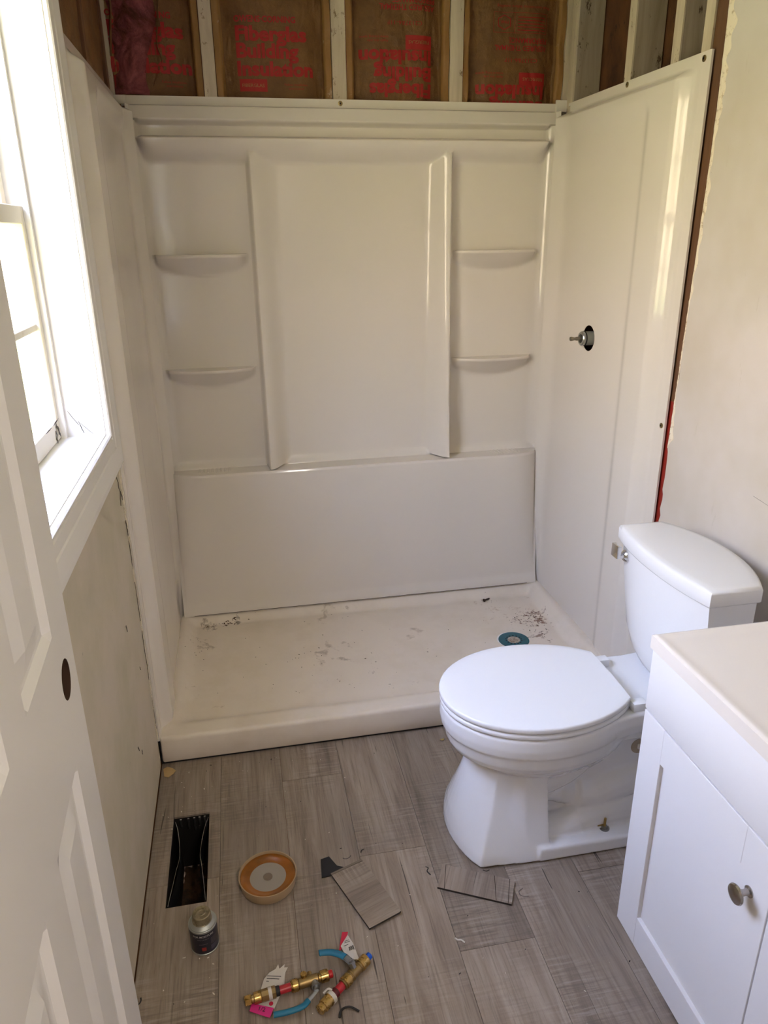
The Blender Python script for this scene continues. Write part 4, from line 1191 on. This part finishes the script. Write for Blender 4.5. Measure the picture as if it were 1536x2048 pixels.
    bx = bmesh.new(); tt = bmesh.new(); add_box(tt, (-.012, -.0075, 0), (.012, .0075, .0022), .0015, 1)
    join(bx, tt, Matrix.Translation((.452, -.766, .030)) @ Matrix.Rotation(-.9, 4, 'Z')); bm_obj('lever', bx, STEEL, b)
    tube('lever_grip', bez([(.447, -.760, .031), (.438, -.752, .031), (.420, -.742, .030), (.400, -.737, .028), (.393, -.737, .028)], 6), [.0078]*24+[.0066], BLUEV, b, 12, .55)
    rt = curl_tag('red_tag', [(.451, -.684, .014), (.464, -.686, .014), (.458, -.705, .013), (.446, -.722, .012), (.437, -.730, .012), (.441, -.715, .012)], RDT, b)
    wt = curl_tag('white_tag', [(.462, -.695, .016), (.471, -.718, .015), (.478, -.757, .014), (.466, -.762, .022), (.449, -.744, .018), (.443, -.718, .014)], TAGW, b)
    bm = bmesh.new()
    for k in range(6):
        t = bmesh.new(); add_box(t, (0, 0, 0), (.0009 if k % 2 else .0014, .011, .0003)); join(bm, t, Matrix.Translation((.4605+k*.0020, -.738+k*.0006, .0173)) @ Matrix.Rotation(.1, 4, 'Z'))
    bm_obj('barcode', bm, TXT, wt)
    bm = bmesh.new()
    for k, (x, y, l) in enumerate(((.453, -.711, .010), (.452, -.715, .013), (.450, -.722, .010))):
        t = bmesh.new(); add_box(t, (0, 0, 0), (l, .0010, .0003)); join(bm, t, Matrix.Translation((x, y, .0164)) @ Matrix.Rotation(.2, 4, 'Z'))
    bm_obj('tag_print', bm, TXT, wt)
valves()

# vinyl plank offcuts
OFF = plank_material('offcut_vinyl')
def offcut(poly, z0, z1, label, tone, ang, name='vinyl_offcut', mat=None, grooves=()):
    bm = bmesh.new(); prism(bm, poly, z0, z1)
    uvl = bm.loops.layers.uv.new('uv'); tl = bm.verts.layers.float.new('tone'); bm.verts.ensure_lookup_table()
    for q in bm.verts: q[tl] = tone
    ca, sa = math.cos(ang), math.sin(ang)
    for f in bm.faces:
        f.material_index = 0 if abs(f.normal.z) > .5 else 1
        for lp in f.loops:
            x, y = lp.vert.co.x, lp.vert.co.y; lp[uvl].uv = (x*ca+y*sa+3.3, -x*sa+y*ca+1.7)
    bmesh.ops.recalc_face_normals(bm, faces=bm.faces[:])
    for f in bm.faces: f.material_index = 0 if f.normal.z > .5 else 1
    o = bm_obj(name, bm, [mat or OFF, MT('plank_core_dark', srgb(52, 46, 42), .7)])
    tag(o, label, 'vinyl offcut')
    for (a, b) in grooves:
        a, b = Vector(a), Vector(b); d = (b-a); s = Vector((-d.y, d.x, 0)).normalized()*.0007
        curl_tag('printed_groove', [a+s, b+s, b-s, a-s], CRACK, o, lift=.0004)
    return o
o1 = offcut([(.449, -.517), (.533, -.489), (.5945, -.652), (.5905, -.655), (.514, -.683)], .0035, .009, 'longer square-cut grey vinyl plank offcut lying beside the wax tray', 1.0, math.radians(-70))
curl_tag('click_edge', [(.449, -.516, .0088), (.531, -.488, .0088), (.528, -.482, .0088), (.447, -.511, .0088)], MT('click_lip', srgb(120, 106, 92), .6), o1, lift=.003)
offcut([(.727, -.537), (.882, -.619), (.886, -.624), (.855, -.685), (.696, -.602)], .0005, .006, 'grey vinyl plank offcut with dark grooves lying in front of the toilet base', 1.14, math.radians(-28),
       grooves=[((.735, -.541, .0063), (.711, -.610, .0063)), ((.843, -.598, .0063), (.823, -.667, .0063)), ((.876, -.616, .0063), (.848, -.681, .0063))])
offcut([(.428, -.457), (.450, -.452), (.466, -.485), (.490, -.497), (.478, -.507), (.455, -.512), (.424, -.514)], .0005, .0035, 'small black underside-up vinyl scrap tucked against the longer offcut', 1, 0, 'vinyl_scrap', MT('black_backing', srgb(20, 19, 22), .6))

# black curled strip, shavings, screw, kraft scrap
SHAV = MT('dark_shaving', srgb(40, 36, 34), .6); LSH = MT('pale_shaving', srgb(214, 206, 196), .6)
def curl(label, pts, r, mat, name='vinyl_shaving', group=None, flat=.5):
    o = tube(name, bez(pts, 5), r, mat, None, 6, flat); return tag(o, label, 'shaving', group)
curl('black curved rubber strip on the floor right below the diagonal brass valve', [(.419, -.868, .002), (.423, -.857, .004), (.432, -.851, .004), (.445, -.853, .005), (.460, -.864, .004)], .0026, SHAV, 'rubber_strip', None, .8)
curl('dark comma-shaped shaving beside the left wall at the near edge', [(.008, -.757, .002), (.014, -.757, .003), (.018, -.750, .003), (.017, -.743, .003)], .0016, SHAV)
curl('curly dark shaving just above the black scrap', [(.484, -.463, .002), (.490, -.468, .003), (.500, -.466, .003), (.505, -.459, .002)], .0009, SHAV)
curl('small dark shaving behind the longer offcut', [(.532, -.455, .002), (.535, -.449, .003), (.541, -.445, .002)], .0013, SHAV)
curl('dark squiggly shaving between the two offcuts', [(.684, -.533, .002), (.689, -.540, .004), (.684, -.549, .004), (.690, -.560, .002)], .0014, SHAV)
curl('thin grey crescent shaving right of the grooved offcut', [(.905, -.668, .001), (.888, -.664, .002), (.886, -.652, .002), (.899, -.643, .001)], .0009, MT('grey_shaving', srgb(110, 100, 96), .6))
curl('fine dark shaving touching the toilet foot', [(.822, -.571, .001), (.829, -.577, .002), (.838, -.574, .001)], .0012, SHAV)
curl('white curled shaving on the plank joint in front of the vanity', [(.700, -.741, .002), (.704, -.748, .004), (.712, -.750, .004), (.718, -.757, .003)], .0022, LSH)
curl('yellowish wood shaving under the front of the toilet bowl', [(.853, -.060, .002), (.858, -.066, .004), (.862, -.058, .002)], .003, MT('yellow_shaving', srgb(176, 150, 84), .7))
ks = raw('paper_scrap', [(.006, -.02, .0015), (.012, -.055, .002), (.024, -.062, .0025), (.038, -.05, .004), (.044, -.035, .002), (.034, -.024, .003), (.018, -.012, .0015)], [(0, 1, 2, 3, 4, 5, 6)], MT('tan_paper', srgb(190, 160, 112), .8))
sd = ks.modifiers.new('s', 'SOLIDIFY'); sd.thickness = .0008
tag(ks, 'tan paper scrap on the floor at the left front corner of the shower pan', 'paper scrap')
# dark screw lying in the pan
zs_ = PANH(1.262, .72)
sc = empty('loose_screw', (1.262, .72, zs_), 'loose dark screw lying at the back right of the shower pan', 'screw')
RSC = MT('rusty_screw', srgb(60, 40, 26), .6, .4)
lathe('screw_head', (1.250, .712, zs_+.007), (.8, .5, .1), [(0, .0075), (.003, .0070), (.006, .004)], RSC, sc, 14)
lathe('screw_shank', (1.254, .7145, zs_+.0072), (.8, .5, -.1), [(0, .0032), (.004, .0036), (.028, .003), (.034, .0005)], RSC, sc, 8)

def crumbs(name, spots, mat, label, cat, seed):
    bm = bmesh.new(); r = random.Random(seed)
    for (cx, cy, sx, sy, n, s0, s1, zf) in spots:
        for _ in range(n):
            x, y = r.gauss(cx, sx), r.gauss(cy, sy); s_ = r.uniform(s0, s1)
            if not (.012 < x < W-.012) or (zf and not (.02 < y < .76)) or (not zf and y > -.012): continue
            if not zf and x > 1.06 and y < -.74: continue
            if not zf and x > .76 and -.60 < y < -.25: continue
            if not zf and HOLE[0] < x < HOLE[1] and HOLE[2] < y < HOLE[3]: continue
            z = PANH(x, y)+.0006 if zf else .0003
            t = bmesh.new(); bmesh.ops.create_icosphere(t, subdivisions=1, radius=1)
            for q in t.verts: q.co *= r.uniform(.6, 1.2)
            join(bm, t, Matrix.Translation((x, y, z+s_*.25)) @ Matrix.Rotation(r.uniform(0, 6), 4, 'Z') @ Matrix.Diagonal((s_*r.uniform(.7, 2.2), s_*.7, s_*.5, 1)))
    return tag(bm_obj(name, bm, mat), label, cat, None, 'stuff')
crumbs('dirt_crumbs', [(.215, .738, .020, .006, 30, .0012, .0042, 1), (.14, .735, .03, .005, 16, .001, .003, 1), (.10, .60, .02, .07, 22, .0008, .002, 1), (1.395, .555, .022, .014, 32, .001, .0034, 1), (1.39, .47, .030, .05, 34, .001, .003, 1), (1.34, .56, .05, .05, 26, .0006, .0018, 1), (1.27, .72, .03, .02, 10, .001, .002, 1),
    (.55, .36, .10, .10, 22, .001, .0026, 1), (.75, .45, .4, .16, 40, .0008, .0022, 1), (.10, .84, .0, .0, 0, .001, .002, 1)], MT('brown_dirt', srgb(84, 60, 40), .9), 'brown dirt crumbs scattered over the shower pan floor', 'dirt', 21)
crumbs('white_crumbs', [(.05, -.18, .04, .08, 16, .001, .003, 0), (.10, -.70, .06, .1, 10, .001, .0026, 0), (.6, -.5, .35, .25, 34, .0007, .0018, 0), (.75, -.7, .2, .2, 16, .0008, .002, 0), (.3, -.05, .2, .03, 10, .001, .002, 0)], MT('plaster_crumb', srgb(222, 212, 198), .9), 'tiny white plaster crumbs scattered over the plank floor', 'debris', 22)
crumbs('dark_crumbs', [(.6, -.55, .32, .28, 34, .0008, .0022, 0), (.3, -.05, .25, .03, 10, .001, .003, 0)], SHAV, 'tiny dark crumbs scattered over the plank floor', 'debris', 23)
